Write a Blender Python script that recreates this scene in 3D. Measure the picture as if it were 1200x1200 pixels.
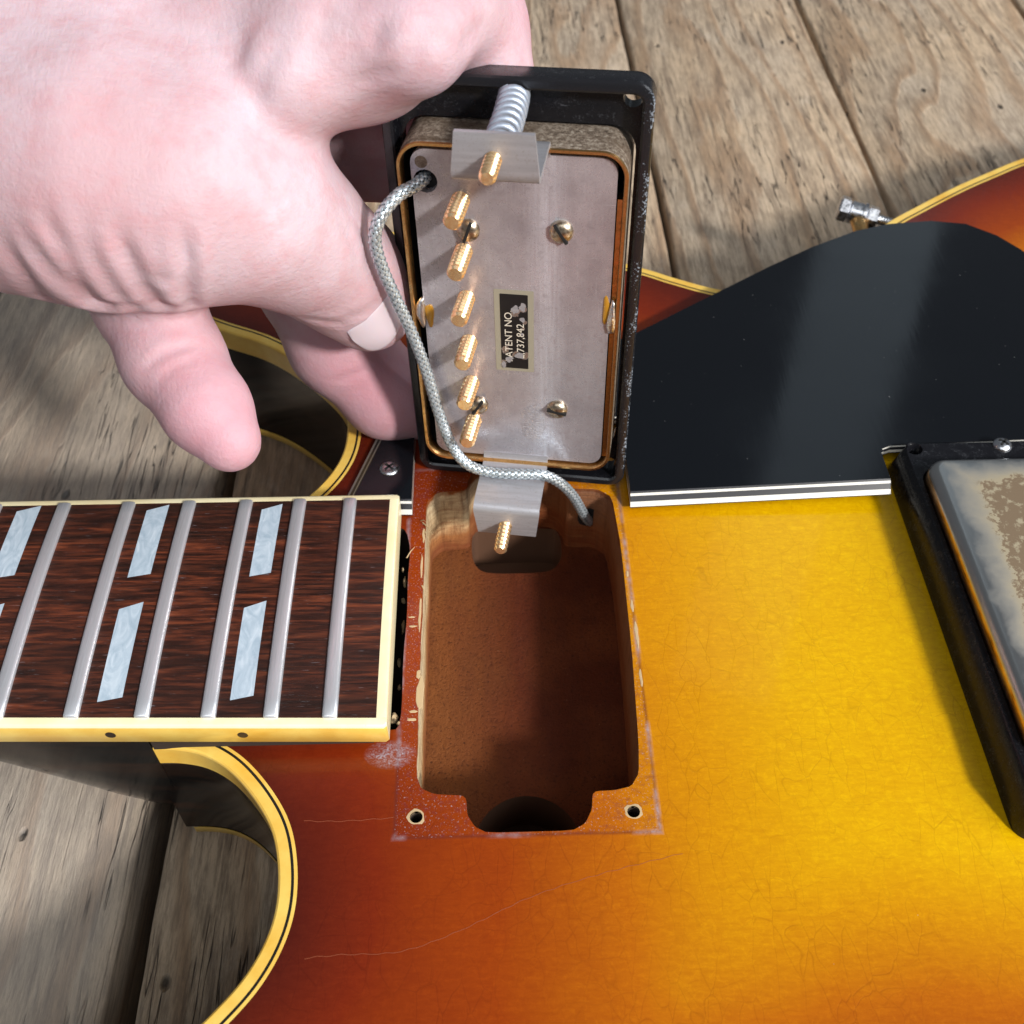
import bpy, bmesh, math, random
import numpy as np
from mathutils import Matrix, Vector
from mathutils.geometry import delaunay_2d_cdt

for o in list(bpy.data.objects):
    bpy.data.objects.remove(o)
scene = bpy.context.scene
col = scene.collection
S = 0.001                      # all numbers below are millimetres

# ------------------------------------------------------------------ camera
cam_d = bpy.data.cameras.new('camera')
cam_o = bpy.data.objects.new('camera', cam_d)
col.objects.link(cam_o)
_p, _y, _r = 0.902, 0.024, -0.003
_f = Vector((math.sin(_y) * math.cos(_p), math.cos(_y) * math.cos(_p), -math.sin(_p)))
_rt = Vector((math.cos(_y), -math.sin(_y), 0))
_up = _rt.cross(_f)
_rt, _up = math.cos(_r) * _rt + math.sin(_r) * _up, -math.sin(_r) * _rt + math.cos(_r) * _up
cam_o.matrix_world = Matrix(((_rt.x, _up.x, -_f.x, 20.115 * S), (_rt.y, _up.y, -_f.y, -125.186 * S),
                             (_rt.z, _up.z, -_f.z, 169.188 * S), (0, 0, 0, 1)))
cam_d.sensor_width = 36.0
cam_d.lens = 36.0 * 1223.16 / 1200.0
cam_d.shift_y = 90.7 / 1200.0
cam_d.clip_start = 0.01
cam_d.clip_end = 50
cam_d.dof.use_dof = True
cam_d.dof.focus_distance = 0.196
cam_d.dof.aperture_fstop = 34
scene.camera = cam_o

# ------------------------------------------------------------------ light
world = bpy.data.worlds.new('World')
scene.world = world
world.use_nodes = True
bg = world.node_tree.nodes['Background']
bg.inputs[0].default_value = (0.84, 0.91, 1.0, 1)
bg.inputs[1].default_value = 0.13


def area(name, loc, target, size, power, color, shape='DISK', size_y=None):
    l = bpy.data.lights.new(name, 'AREA')
    l.shape = shape
    l.size = size
    if size_y:
        l.size_y = size_y
    l.energy = power
    l.color = color
    o = bpy.data.objects.new(name, l)
    col.objects.link(o)
    o.location = loc
    o.rotation_euler = (Vector(target) - Vector(loc)).to_track_quat('-Z', 'Y').to_euler()
    return o


_sd = Vector((0.52, -0.66, 0.545)).normalized()
area('bright_window_patch', Vector((0.03, 0, 0.03)) + _sd * 3.0, (0.03, 0, 0.03), 0.30, 112, (1.0, 0.965, 0.92))
area('side_window', (1.75, -0.75, 1.45), (0.03, 0.05, 0.0), 1.5, 46, (0.90, 0.95, 1.0), 'RECTANGLE', 1.5)
area('added_fill', (-0.35, -1.55, 1.75), (0.0, 0.05, 0.0), 1.4, 11, (0.90, 0.95, 1.0), 'RECTANGLE', 1.2)  # unseen soft fill, added behind the camera to brighten plate and hand
area('far_window', (0.80, 1.85, 1.50), (0.09, 0.07, 0.0), 0.26, 0.8, (0.74, 0.89, 1.0), 'RECTANGLE', 1.7)

scene.view_settings.view_transform = 'Standard'
scene.view_settings.look = 'None'
scene.view_settings.exposure = 0.0
scene.view_settings.gamma = 1.0
scene.render.engine = 'CYCLES'
scene.cycles.max_bounces = 6
scene.cycles.diffuse_bounces = 3
scene.cycles.glossy_bounces = 3
scene.cycles.transmission_bounces = 2


# ------------------------------------------------------------------ node helpers
class Mat:
    def __init__(self, name, base=(.5, .5, .5), rough=.5, metal=0., coat=0., spec=.5, sss=0.):
        self.m = bpy.data.materials.new(name)
        self.m.use_nodes = True
        self.t = self.m.node_tree
        self.b = self.t.nodes['Principled BSDF']
        self.set('Base Color', (*base, 1))
        self.set('Roughness', rough)
        self.set('Metallic', metal)
        self.set('Coat Weight', coat)
        self.set('Coat Roughness', .08)
        self.set('Specular IOR Level', spec)
        self._pos = None

    def set(self, k, v):
        s = self.b.inputs[k]
        if hasattr(v, 'is_output'):
            self.t.links.new(v, s)
        else:
            s.default_value = v

    def n(self, typ, **kw):
        nd = self.t.nodes.new(typ)
        for k, v in kw.items():
            setattr(nd, k, v)
        return nd

    def inp(self, nd, k, v):
        if v is None:
            return
        if hasattr(v, 'is_output'):
            self.t.links.new(v, nd.inputs[k])
        else:
            nd.inputs[k].default_value = v

    def pos(self):
        """object coordinates in millimetres"""
        if self._pos is None:
            tc = self.n('ShaderNodeTexCoord')
            self._pos = self.map(tc.outputs['Object'], (1000, 1000, 1000))
        return self._pos

    def map(self, vec, scale=(1, 1, 1), loc=(0, 0, 0), rot=(0, 0, 0)):
        mp = self.n('ShaderNodeMapping')
        self.inp(mp, 0, vec)
        mp.inputs['Location'].default_value = loc
        mp.inputs['Rotation'].default_value = rot
        mp.inputs['Scale'].default_value = scale
        return mp.outputs[0]

    def noise(self, vec=None, scale=1., detail=4., rough=.55, dist=0., out=0):
        nd = self.n('ShaderNodeTexNoise')
        self.inp(nd, 'Vector', vec if vec is not None else self.pos())
        self.inp(nd, 'Scale', scale)
        self.inp(nd, 'Detail', detail)
        self.inp(nd, 'Roughness', rough)
        self.inp(nd, 'Distortion', dist)
        return nd.outputs[out]

    def voro(self, vec=None, scale=1., feature='F1', out='Distance', rand=1.):
        nd = self.n('ShaderNodeTexVoronoi', feature=feature)
        self.inp(nd, 'Vector', vec if vec is not None else self.pos())
        self.inp(nd, 'Scale', scale)
        self.inp(nd, 'Randomness', rand)
        return nd.outputs[out]

    def ramp(self, fac, stops, interp='LINEAR'):
        nd = self.n('ShaderNodeValToRGB')
        nd.color_ramp.interpolation = interp
        self.inp(nd, 0, fac)
        e = nd.color_ramp.elements
        while len(e) < len(stops):
            e.new(.5)
        for i, (p, c) in enumerate(stops):
            e[i].position = p
            if not isinstance(c, (tuple, list)):
                c = (c, c, c)
            e[i].color = (*c[:3], 1)
        return nd.outputs[0]

    def math(self, op, a, b=None, c=None, clamp=False):
        nd = self.n('ShaderNodeMath', operation=op)
        nd.use_clamp = clamp
        self.inp(nd, 0, a)
        self.inp(nd, 1, b)
        self.inp(nd, 2, c)
        return nd.outputs[0]

    def mix(self, fac, a, b, typ='MIX'):
        nd = self.n('ShaderNodeMix', data_type='RGBA', blend_type=typ)
        self.inp(nd, 0, fac)
        for k, v in ((6, a), (7, b)):
            if isinstance(v, (tuple, list)):
                v = (*v[:3], 1)
            self.inp(nd, k, v)
        return nd.outputs[2]

    def sep(self, vec=None):
        nd = self.n('ShaderNodeSeparateXYZ')
        self.inp(nd, 0, vec if vec is not None else self.pos())
        return nd.outputs

    def bump(self, h, strength=.3, dist=.0003, normal=None):
        nd = self.n('ShaderNodeBump')
        self.inp(nd, 'Height', h)
        nd.inputs['Strength'].default_value = strength
        nd.inputs['Distance'].default_value = dist
        if normal is not None:
            self.inp(nd, 'Normal', normal)
        return nd.outputs[0]

    def band(self, d, width):
        """1 where |d| < width, soft"""
        a = self.math('ABSOLUTE', d)
        return self.math('SUBTRACT', 1.0, self.math('DIVIDE', a, width), clamp=True)

    def attr(self, name):
        nd = self.n('ShaderNodeAttribute')
        nd.attribute_name = name
        return nd.outputs['Fac']


# ------------------------------------------------------------------ materials
MT = {}


def dusty_black(name, base=(.006, .006, .008), rough=.2, dust=.55):
    m = Mat(name, base, rough, spec=.35)
    n1 = m.noise(scale=.5, detail=6, rough=.7)
    n2 = m.noise(scale=3.2, detail=2)
    d = m.math('MULTIPLY', m.ramp(n1, [(.5, 0), (.72, 1)]), m.ramp(n2, [(.55, 0), (.68, 1)]))
    d = m.math('MULTIPLY', d, dust)
    m.set('Base Color', m.mix(d, base, (.45, .47, .52)))
    m.set('Roughness', m.ramp(n1, [(.3, rough * .75), (.75, rough * 1.9)]))
    return m


m = dusty_black('ring_plastic', dust=.22)
MT['ring'] = m.m
# worn, whitened edge of the loose ring
m = Mat('ring_worn_rim', (.012, .012, .014), .3)
xyz = m.sep()
n1 = m.noise(m.map(m.pos(), (.5, .16, .5)), scale=1., detail=5, rough=.65)
n2 = m.noise(scale=2.2, detail=3, rough=.7)
right = m.math('MULTIPLY', m.ramp(m.math('DIVIDE', xyz[0], 25.), [(.80, 0), (.90, 1)]), m.ramp(n1, [(.46, 0), (.56, 1)]))
spk = m.ramp(m.math('ADD', n2, m.math('MULTIPLY', right, .22)), [(.70, 0), (.86, 1)])
m.set('Base Color', m.mix(m.math('MULTIPLY', spk, .8), (.010, .010, .012), (.34, .39, .46)))
m.set('Roughness', m.math('ADD', .25, m.math('MULTIPLY', spk, .4)))
m.set('Normal', m.bump(n2, .25, .0002))
MT['rim'] = m.m

m = Mat('pickguard_black', (.004, .005, .007), .13, spec=.4)
n1 = m.noise(scale=.03, detail=3)
m.set('Roughness', m.ramp(n1, [(.35, .07), (.7, .15)]))
sp = m.ramp(m.noise(scale=1.3, detail=1), [(.80, 0), (.83, 1)])
m.set('Base Color', m.mix(m.math('MULTIPLY', sp, .25), (.004, .005, .007), (.4, .4, .4)))
hair = m.noise(m.map(m.pos(), (.9, .05, .5), rot=(0, 0, .35)), scale=1, detail=4)
m.set('Normal', m.bump(hair, .04, .0001))
MT['guard'] = m.m

m = Mat('guard_white_ply', (.66, .64, .58), .35)
MT['ply_white'] = m.m
m = Mat('guard_black_ply', (.015, .015, .018), .3)
MT['ply_black'] = m.m


def plastic_cream(name, c1, c2, rough=.3):
    m = Mat(name, c1, rough, coat=.3)
    n1 = m.noise(scale=.10, detail=6, rough=.65)
    n2 = m.noise(scale=1.2, detail=4, rough=.7)
    c = m.mix(m.ramp(n1, [(.35, 0), (.7, 1)]), c1, c2)
    dirt = m.ramp(n2, [(.66, 0), (.74, 1)])
    c = m.mix(m.math('MULTIPLY', dirt, .35), c, (.20, .13, .05))
    m.set('Base Color', c)
    m.set('Normal', m.bump(n1, .1, .0002))
    return m.m


MT['binding'] = plastic_cream('binding_aged_yellow', (.82, .57, .13), (.72, .40, .05))
MT['fb_binding_top'] = plastic_cream('binding_pale', (.84, .76, .50), (.80, .68, .38))
MT['purfling'] = Mat('purfling_black', (.012, .010, .008), .35).m

# sunburst lacquer
m = Mat('sunburst_lacquer', (.6, .2, .02), .38, coat=.18, spec=.3)
m.set('Coat Roughness', .05)
b = m.attr('burst')
xyz = m.sep()
wob = m.noise(scale=.035, detail=3)
b = m.math('ADD', b, m.math('MULTIPLY', m.math('SUBTRACT', wob, .5), .12))
c = m.ramp(b, [(0.0, (.060, .007, .004)), (.20, (.17, .017, .003)), (.40, (.28, .042, .002)), (.58, (.43, .115, .002)),
               (.76, (.56, .235, .001)), (1.0, (.68, .385, .001))])
fine = m.noise(m.map(m.pos(), (.25, 1.0, 1)), scale=1.2, detail=5, rough=.7)
c = m.mix(m.math('MULTIPLY', m.ramp(fine, [(.35, 1), (.62, 0)]), .30), c, m.mix(1.0, c, (.66, .46, .35), 'MULTIPLY'))
flame = m.noise(m.map(m.pos(), (.7, .9, 1), rot=(0, 0, .5)), scale=1.0, detail=6, rough=.8, dist=1.2)
c = m.mix(m.math('MULTIPLY', m.ramp(flame, [(.48, 0), (.66, 1)]), .6), c, m.mix(1.0, c, (1.22, 1.38, 1.2), 'MULTIPLY'))
# lacquer checking: long fine connected lines
warp = m.noise(scale=.07, detail=2, out=1)
wv = m.n('ShaderNodeVectorMath', operation='MULTIPLY_ADD')
m.inp(wv, 0, warp); wv.inputs[1].default_value = (3.5, 3.5, 3.5); m.inp(wv, 2, m.pos())
cr = m.voro(m.map(wv.outputs[0], (.30, .085, 1), rot=(0, 0, -.22)), scale=1.0, feature='DISTANCE_TO_EDGE')
cr2 = m.voro(m.map(wv.outputs[0], (.11, .20, 1), loc=(7, 3, 0), rot=(0, 0, .7)), scale=1.0, feature='DISTANCE_TO_EDGE')
gate = m.ramp(m.noise(scale=.05, detail=4), [(.38, .1), (.62, 1)])
gate2 = m.ramp(m.noise(m.map(m.pos(), loc=(31, 8, 0)), scale=.05, detail=4), [(.45, 0), (.65, .8)])
crk = m.math('MAXIMUM', m.math('MULTIPLY', m.ramp(cr, [(0, 1), (.028, 0)]), gate),
             m.math('MULTIPLY', m.ramp(cr2, [(0, 1), (.022, 0)]), gate2))
c = m.mix(m.math('MULTIPLY', crk, .3), c, m.mix(1.0, c, (.45, .35, .3), 'MULTIPLY'))
# witness mark of the mounting ring around the cavity: dust, scuffs, chipped edge
dx = m.math('SUBTRACT', m.math('ABSOLUTE', m.math('SUBTRACT', xyz[0], 24.6)), 23.2)
dy = m.math('SUBTRACT', m.math('ABSOLUTE', m.math('ADD', xyz[1], 1.2)), 44.9)
dd = m.math('MAXIMUM', dx, dy)
edge = m.band(dd, 1.0)
n3 = m.noise(scale=.55, detail=6, rough=.75)
n4 = m.noise(scale=2.6, detail=3, rough=.6)
scuff = m.math('MULTIPLY', m.band(dd, .7), m.math('MULTIPLY', m.ramp(m.noise(scale=.07, detail=3, rough=.6), [(.48, 0), (.60, 1)]), m.ramp(n3, [(.36, .2), (.58, 1)])))
inside = m.math('LESS_THAN', dd, 0.0)
dust = m.math('MULTIPLY', m.math('MULTIPLY', inside, m.ramp(n4, [(.60, 0), (.70, 1)])), .5)
stain = m.math('MULTIPLY', m.math('MULTIPLY', inside, m.ramp(n3, [(.50, 0), (.62, 1)])), .35)
c = m.mix(m.math('MULTIPLY', m.band(dd, .5), .55), c, (.10, .02, .015))
c = m.mix(stain, c, (.12, .025, .04))
c = m.mix(m.math('MULTIPLY', scuff, .6), c, (.46, .38, .42))
c = m.mix(dust, c, (.50, .44, .46))
# grey dust heaped by the end of the fingerboard
ddx = m.math('DIVIDE', m.math('SUBTRACT', xyz[0], 0.0), 5.)
ddy = m.math('DIVIDE', m.math('ADD', xyz[1], 29.5), 3.2)
rr = m.math('ADD', m.math('MULTIPLY', ddx, ddx), m.math('MULTIPLY', ddy, ddy))
pile = m.math('MULTIPLY', m.math('SUBTRACT', 1.0, rr, clamp=True), m.ramp(n4, [(.40, .1), (.66, 1)]))
pile = m.math('MULTIPLY', pile, m.ramp(n3, [(.40, .15), (.58, 1)]))
c = m.mix(m.math('MULTIPLY', pile, .9), c, (.42, .44, .50))
# stray dust specks
spk = m.ramp(m.noise(scale=1.1, detail=1), [(.83, 0), (.86, 1)])
c = m.mix(m.math('MULTIPLY', spk, .5), c, (.6, .5, .45))
m.set('Base Color', c)
rg = m.math('ADD', .24, m.math('MULTIPLY', m.math('MAXIMUM', dust, scuff), .4))
m.set('Roughness', rg)
h = m.math('SUBTRACT', m.math('MULTIPLY', fine, .15), m.math('MULTIPLY', crk, .6))
h = m.math('ADD', h, m.math('MULTIPLY', edge, .5))
nb = m.bump(h, .15, .0002)
m.set('Normal', nb)
MT['burst'] = m.m

# raw wood inside the cavity
m = Mat('cavity_wood', (.2, .08, .04), .8, spec=.08)
xyz = m.sep()
n1 = m.noise(m.map(m.pos(), (.12, .02, .12)), scale=2, detail=6, rough=.65)
n2 = m.noise(scale=.06, detail=4)
n3 = m.noise(scale=1.6, detail=3, rough=.7)
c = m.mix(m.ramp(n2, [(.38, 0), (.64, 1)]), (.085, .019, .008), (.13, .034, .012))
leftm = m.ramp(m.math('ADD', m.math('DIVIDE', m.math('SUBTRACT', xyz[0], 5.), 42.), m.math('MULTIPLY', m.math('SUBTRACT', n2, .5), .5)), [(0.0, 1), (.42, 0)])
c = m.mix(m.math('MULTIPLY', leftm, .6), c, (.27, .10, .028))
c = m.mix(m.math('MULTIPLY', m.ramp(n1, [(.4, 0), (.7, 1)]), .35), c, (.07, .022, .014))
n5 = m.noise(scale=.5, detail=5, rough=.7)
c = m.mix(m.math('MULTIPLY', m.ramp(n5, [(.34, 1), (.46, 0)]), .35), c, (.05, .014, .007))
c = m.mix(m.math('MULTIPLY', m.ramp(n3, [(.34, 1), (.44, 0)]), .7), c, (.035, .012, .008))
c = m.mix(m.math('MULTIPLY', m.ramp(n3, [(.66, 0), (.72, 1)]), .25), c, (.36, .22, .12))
m.set('Base Color', c)
m.set('Normal', m.bump(m.math('ADD', m.math('ADD', n1, n3), n5), .5, .0006))
MT['cav_floor'] = m.m
m = Mat('cavity_wall_wood', (.5, .3, .12), .75, spec=.15)
xyz = m.sep()
n1 = m.noise(m.map(m.pos(), (.1, .1, .8)), scale=1.4, detail=6, rough=.65)
n2 = m.noise(scale=.12, detail=4)
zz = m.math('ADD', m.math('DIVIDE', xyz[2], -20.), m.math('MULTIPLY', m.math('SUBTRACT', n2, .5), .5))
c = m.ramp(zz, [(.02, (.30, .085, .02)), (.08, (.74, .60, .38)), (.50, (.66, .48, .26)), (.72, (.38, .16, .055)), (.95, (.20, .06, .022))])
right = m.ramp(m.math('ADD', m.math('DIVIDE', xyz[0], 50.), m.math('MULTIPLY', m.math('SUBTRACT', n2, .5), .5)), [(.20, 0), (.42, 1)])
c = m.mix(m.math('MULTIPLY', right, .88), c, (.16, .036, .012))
n4 = m.noise(m.map(m.pos(), (.5, .5, .06)), scale=1.6, detail=6, rough=.75)
c = m.mix(m.math('MULTIPLY', m.ramp(n1, [(.42, 0), (.66, 1)]), .6), c, (.26, .10, .035))
c = m.mix(m.math('MULTIPLY', m.ramp(n4, [(.50, 0), (.66, 1)]), .55), c, (.12, .04, .016))
m.set('Base Color', c)
m.set('Normal', m.bump(m.math('ADD', n1, n4), .6, .0008))
MT['cav_wall'] = m.m
MT['slot'] = Mat('deep_slot_wood', (.10, .045, .022), .8).m
MT['crack'] = Mat('lifted_lacquer', (.26, .07, .03), .4).m
MT['gap'] = Mat('dark_joint_wood', (.030, .018, .012), .85).m
MT['chip'] = Mat('raw_wood_chip', (.50, .36, .20), .8).m

# dark lacquered sides and neck
m = Mat('dark_side_lacquer', (.020, .015, .012), .10, coat=.05, spec=.35)
n1 = m.noise(m.map(m.pos(), (.02, .02, .35)), scale=1.5, detail=5)
c = m.mix(m.ramp(n1, [(.45, 0), (.75, 1)]), (.004, .004, .004), (.022, .010, .006))
m.set('Base Color', c)
m.set('Roughness', m.ramp(n1, [(.3, .08), (.7, .2)]))
m.set('Normal', m.bump(m.noise(scale=.06, detail=2), .12, .0008))
MT['side'] = m.m

# rosewood
m = Mat('rosewood', (.1, .03, .015), .42)
gv = m.map(m.pos(), (.11, 1.15, .4))
n1 = m.noise(gv, scale=1.0, detail=6, rough=.6, dist=.4)
n2 = m.noise(m.map(m.pos(), (.012, .28, .2), loc=(3, 9, 0)), scale=1., detail=4)
c = m.ramp(n1, [(.30, (.008, .004, .003)), (.46, (.040, .011, .006)), (.56, (.095, .022, .009)), (.72, (.20, .048, .016))])
c = m.mix(m.ramp(n2, [(.38, .75), (.60, 0)]), c, (.014, .006, .004))
pore = m.noise(m.map(m.pos(), (.30, 5.0, 3)), scale=1., detail=2)
pm = m.ramp(pore, [(.66, 0), (.72, 1)])
c = m.mix(m.math('MULTIPLY', pm, .75), c, (.006, .004, .003))
wp = m.ramp(m.noise(m.map(m.pos(), (.30, 4.5, 3), loc=(5, 77, 0)), scale=1., detail=2), [(.70, 0), (.75, 1)])
c = m.mix(m.math('MULTIPLY', wp, .32), c, (.40, .40, .44))
m.set('Base Color', c)
m.set('Roughness', m.ramp(n1, [(.3, .34), (.7, .5)]))
m.set('Normal', m.bump(m.math('SUBTRACT', m.math('MULTIPLY', n1, .3), pm), .35, .0003))
MT['rosewood'] = m.m

m = Mat('pearloid', (.62, .74, .84), .22, coat=.4)
n1 = m.noise(m.map(m.pos(), (.3, .12, 1), rot=(0, 0, .6)), scale=1.1, detail=4, dist=2.5)
m.set('Base Color', m.ramp(n1, [(.3, (.33, .42, .50)), (.5, (.42, .51, .59)), (.7, (.53, .61, .68))]))
MT['pearl'] = m.m

m = Mat('fret_nickel', (.62, .60, .60), .26, metal=.72)
n1 = m.noise(m.map(m.pos(), (3., .12, 3)), scale=1., detail=4)
m.set('Roughness', m.ramp(n1, [(.3, .30), (.75, .48)]))
m.set('Base Color', m.ramp(n1, [(.3, (.84, .86, .90)), (.7, (.70, .71, .74))]))
MT['fret'] = m.m
MT['dark_dot'] = Mat('side_dot_dark', (.03, .018, .012), .35).m

# metals of the pickup
m = Mat('nickel_silver_plate', (.52, .48, .48), .30, metal=.62)
xyz = m.sep()
n1 = m.noise(m.map(m.pos(), (1.4, .06, 1)), scale=1.2, detail=5, rough=.7)
n2 = m.noise(scale=.10, detail=4, rough=.6)
n3 = m.noise(m.map(m.pos(), (.9, .9, 1), rot=(0, 0, .8)), scale=.8, detail=7, rough=.8, dist=1.0)
n4 = m.noise(scale=4.5, detail=2)
rub = m.band(m.math('SUBTRACT', xyz[0], 6.0), 4.2)
c = m.mix(m.ramp(n2, [(.35, 0), (.65, 1)]), (.42, .39, .42), (.57, .54, .575))
c = m.mix(m.math('MULTIPLY', rub, m.ramp(n1, [(.35, .45), (.6, .95)])), c, (.80, .82, .90))
scr = m.noise(m.map(m.pos(), (2.2, .10, 1), rot=(0, 0, .25)), scale=1.3, detail=4, rough=.7)
c = m.mix(m.ramp(scr, [(.60, 0), (.70, .5)]), c, (.74, .74, .78))
scr2 = m.noise(m.map(m.pos(), (.12, 2.4, 1), rot=(0, 0, .5)), scale=1.2, detail=4, rough=.7)
c = m.mix(m.ramp(scr2, [(.63, 0), (.72, .45)]), c, (.70, .70, .75))
c = m.mix(m.math('MULTIPLY', m.ramp(n3, [(.50, 0), (.64, 1)]), .45), c, (.28, .22, .24))
c = m.mix(m.ramp(n4, [(.72, 0), (.76, .6)]), c, (.80, .78, .78))
m.set('Base Color', c)
m.set('Roughness', m.math('ADD', m.ramp(n3, [(.35, .18), (.7, .36)]), m.math('MULTIPLY', n1, .10)))
# gouges near the lower leg
g1 = m.voro(m.map(m.pos(), (.7, 2.4, 1), rot=(0, 0, .5)), scale=1.0, feature='DISTANCE_TO_EDGE')
gd = m.math('ADD', m.math('POWER', m.math('DIVIDE', m.math('SUBTRACT', xyz[0], 3.4), 2.6), 2.), m.math('POWER', m.math('DIVIDE', m.math('ADD', xyz[1], 24.), 5.5), 2.))
gm = m.math('MULTIPLY', m.math('SUBTRACT', 1., gd, clamp=True), m.ramp(g1, [(.05, 0), (.22, 1)]))
hh = m.math('ADD', m.math('MULTIPLY', n1, .10), m.math('MULTIPLY', gm, 2.))
m.set('Normal', m.bump(hh, .35, .0003))
MT['plate'] = m.m
m = Mat('leg_metal', (.55, .53, .54), .4, metal=.6)
n1 = m.noise(m.map(m.pos(), (.08, .9, .9)), scale=1.4, detail=5)
n2 = m.noise(scale=3., detail=3)
m.set('Base Color', m.mix(m.ramp(n2, [(.6, 0), (.72, .5)]), m.ramp(n1, [(.3, (.50, .50, .53)), (.7, (.38, .37, .39))]), (.22, .16, .12)))
m.set('Roughness', m.ramp(n1, [(.3, .40), (.7, .55)]))
MT['leg'] = m.m
m = Mat('gold_plate', (.86, .52, .20), .28, metal=1.)
n1 = m.noise(scale=.7, detail=5, rough=.7)
m.set('Base Color', m.ramp(n1, [(.3, (.50, .27, .10)), (.5, (.80, .47, .18)), (.75, (.92, .66, .32))]))
m.set('Roughness', m.ramp(n1, [(.3, .42), (.7, .24)]))
m.set('Normal', m.bump(n1, .15, .0002))
MT['gold'] = m.m
m = Mat('screw_gold', (.95, .63, .33), .24, metal=.85)
n1 = m.noise(scale=1.6, detail=3)
m.set('Base Color', m.ramp(n1, [(.3, (.84, .50, .24)), (.7, (.98, .74, .44))]))
MT['screw_gold'] = m.m
m = Mat('cover_worn_wall', (.30, .24, .18), .6, metal=.35)
n1 = m.noise(scale=1.3, detail=6, rough=.8)
n2 = m.noise(m.map(m.pos(), (.08, .1, .6)), scale=1., detail=3)
c = m.ramp(n1, [(.36, (.06, .045, .035)), (.5, (.26, .20, .15)), (.66, (.52, .46, .38))])
c = m.mix(m.ramp(n2, [(.45, 0), (.65, .7)]), c, (.10, .065, .04))
m.set('Base Color', c)
m.set('Normal', m.bump(n1, .5, .0004))
MT['cover_wall'] = m.m
m = Mat('brass_screw', (.52, .44, .32), .33, metal=1.)
n1 = m.noise(scale=1.5, detail=4)
m.set('Base Color', m.ramp(n1, [(.35, (.28, .21, .14)), (.65, (.62, .54, .42))]))
MT['brass'] = m.m
m = Mat('steel', (.66, .67, .70), .25, metal=1.)
n1 = m.noise(scale=1.1, detail=3)
m.set('Roughness', m.ramp(n1, [(.3, .18), (.7, .4)]))
MT['steel'] = m.m
m = Mat('spring_zinc', (.42, .47, .56), .42, metal=.6)
MT['spring'] = m.m
m = Mat('solder', (.74, .72, .70), .3, metal=1.)
m.set('Normal', m.bump(m.noise(scale=.9, detail=3), .5, .0006))
MT['solder'] = m.m
m = Mat('flux_amber', (.42, .20, .02), .15, coat=.5)
MT['flux'] = m.m
m = Mat('braid_wire', (.46, .53, .57), .34, metal=.7)
n1 = m.noise(scale=1.2, detail=3)
m.set('Base Color', m.ramp(n1, [(.3, (.38, .45, .49)), (.6, (.66, .73, .77))]))
MT['braid'] = m.m
MT['cable_core'] = Mat('cable_core', (.015, .018, .02), .7).m
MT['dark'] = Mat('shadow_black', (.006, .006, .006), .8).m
MT['decal'] = Mat('decal_border', (.36, .33, .25), .45, metal=.25).m
m = Mat('label_black', (.008, .008, .009), .35)
n1 = m.noise(scale=.8, detail=5, rough=.7)
flk = None
xyz = m.sep()
for (fx_, fy_, fr_) in ((0.2, 2.6, 1.5), (1.5, 3.3, 1.1), (2.0, 0.4, .8), (-2.0, -6.1, 1.2), (0.2, -7.2, 1.3), (1.9, -7.3, 1.3), (-2.4, -9.3, 1.0), (1.7, -1.0, .5)):
    q = m.math('ADD', m.math('POWER', m.math('SUBTRACT', xyz[0], fx_), 2.), m.math('POWER', m.math('SUBTRACT', xyz[1], fy_), 2.))
    q = m.math('SUBTRACT', 1.0, m.math('DIVIDE', q, fr_ * fr_), clamp=True)
    flk = q if flk is None else m.math('MAXIMUM', flk, q)
fl = m.ramp(m.math('ADD', m.math('MULTIPLY', flk, .5), n1), [(.80, 0), (.83, 1)])
m.set('Base Color', m.mix(fl, (.008, .008, .009), (.60, .58, .60)))
m.set('Metallic', fl)
MT['label'] = m.m
MT['letter'] = Mat('label_print', (.62, .56, .46), .4).m
m = Mat('foam_tan', (.52, .42, .28), .8)
MT['tan'] = m.m

# bridge pickup cover: silver rim, plating gone brown in the middle
m = Mat('worn_cover', (.7, .7, .7), .22, metal=1.)
xyz = m.sep()
n1 = m.noise(scale=.12, detail=5, rough=.62)
n2 = m.noise(scale=.55, detail=5, rough=.65)
cx = m.math('DIVIDE', m.math('SUBTRACT', m.math('ABSOLUTE', m.math('SUBTRACT', xyz[0], 133.5)), 12.5), 6.)
cy = m.math('DIVIDE', m.math('SUBTRACT', m.math('ABSOLUTE', m.math('ADD', xyz[1], 3.)), 29.), 6.)
q = m.math('MAXIMUM', cx, cy)
q = m.math('ADD', q, m.math('MULTIPLY', m.math('SUBTRACT', n1, .5), 1.5))
wear1 = m.ramp(q, [(-.1, 1), (1.0, 0)])
wear2 = m.math('MULTIPLY', m.ramp(m.math('ADD', q, m.math('MULTIPLY', m.math('SUBTRACT', n2, .5), 2.2)), [(-.0, 1), (.05, 0)]), m.ramp(m.math('ADD', n2, m.math('MULTIPLY', wear1, .05)), [(.42, 0), (.52, 1)]))
c = m.mix(wear1, (.55, .545, .53), (.44, .37, .25))
c = m.mix(m.math('MULTIPLY', wear2, .8), c, (.19, .12, .07))
m.set('Base Color', c)
m.set('Metallic', m.math('SUBTRACT', 1., m.math('MULTIPLY', wear1, .75)))
m.set('Roughness', m.math('ADD', .30, m.math('MULTIPLY', wear1, .2)))
m.set('Normal', m.bump(m.math('MULTIPLY', wear2, -1.), .15, .0002))
MT['cover_top'] = m.m
m = Mat('worn_cover_side', (.70, .44, .22), .32, metal=1.)
n1 = m.noise(m.map(m.pos(), (.4, .12, .8)), scale=1., detail=5, rough=.7)
m.set('Base Color', m.ramp(n1, [(.32, (.10, .05, .025)), (.48, (.62, .35, .16)), (.7, (.82, .66, .48))]))
MT['cover_side'] = m.m

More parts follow.
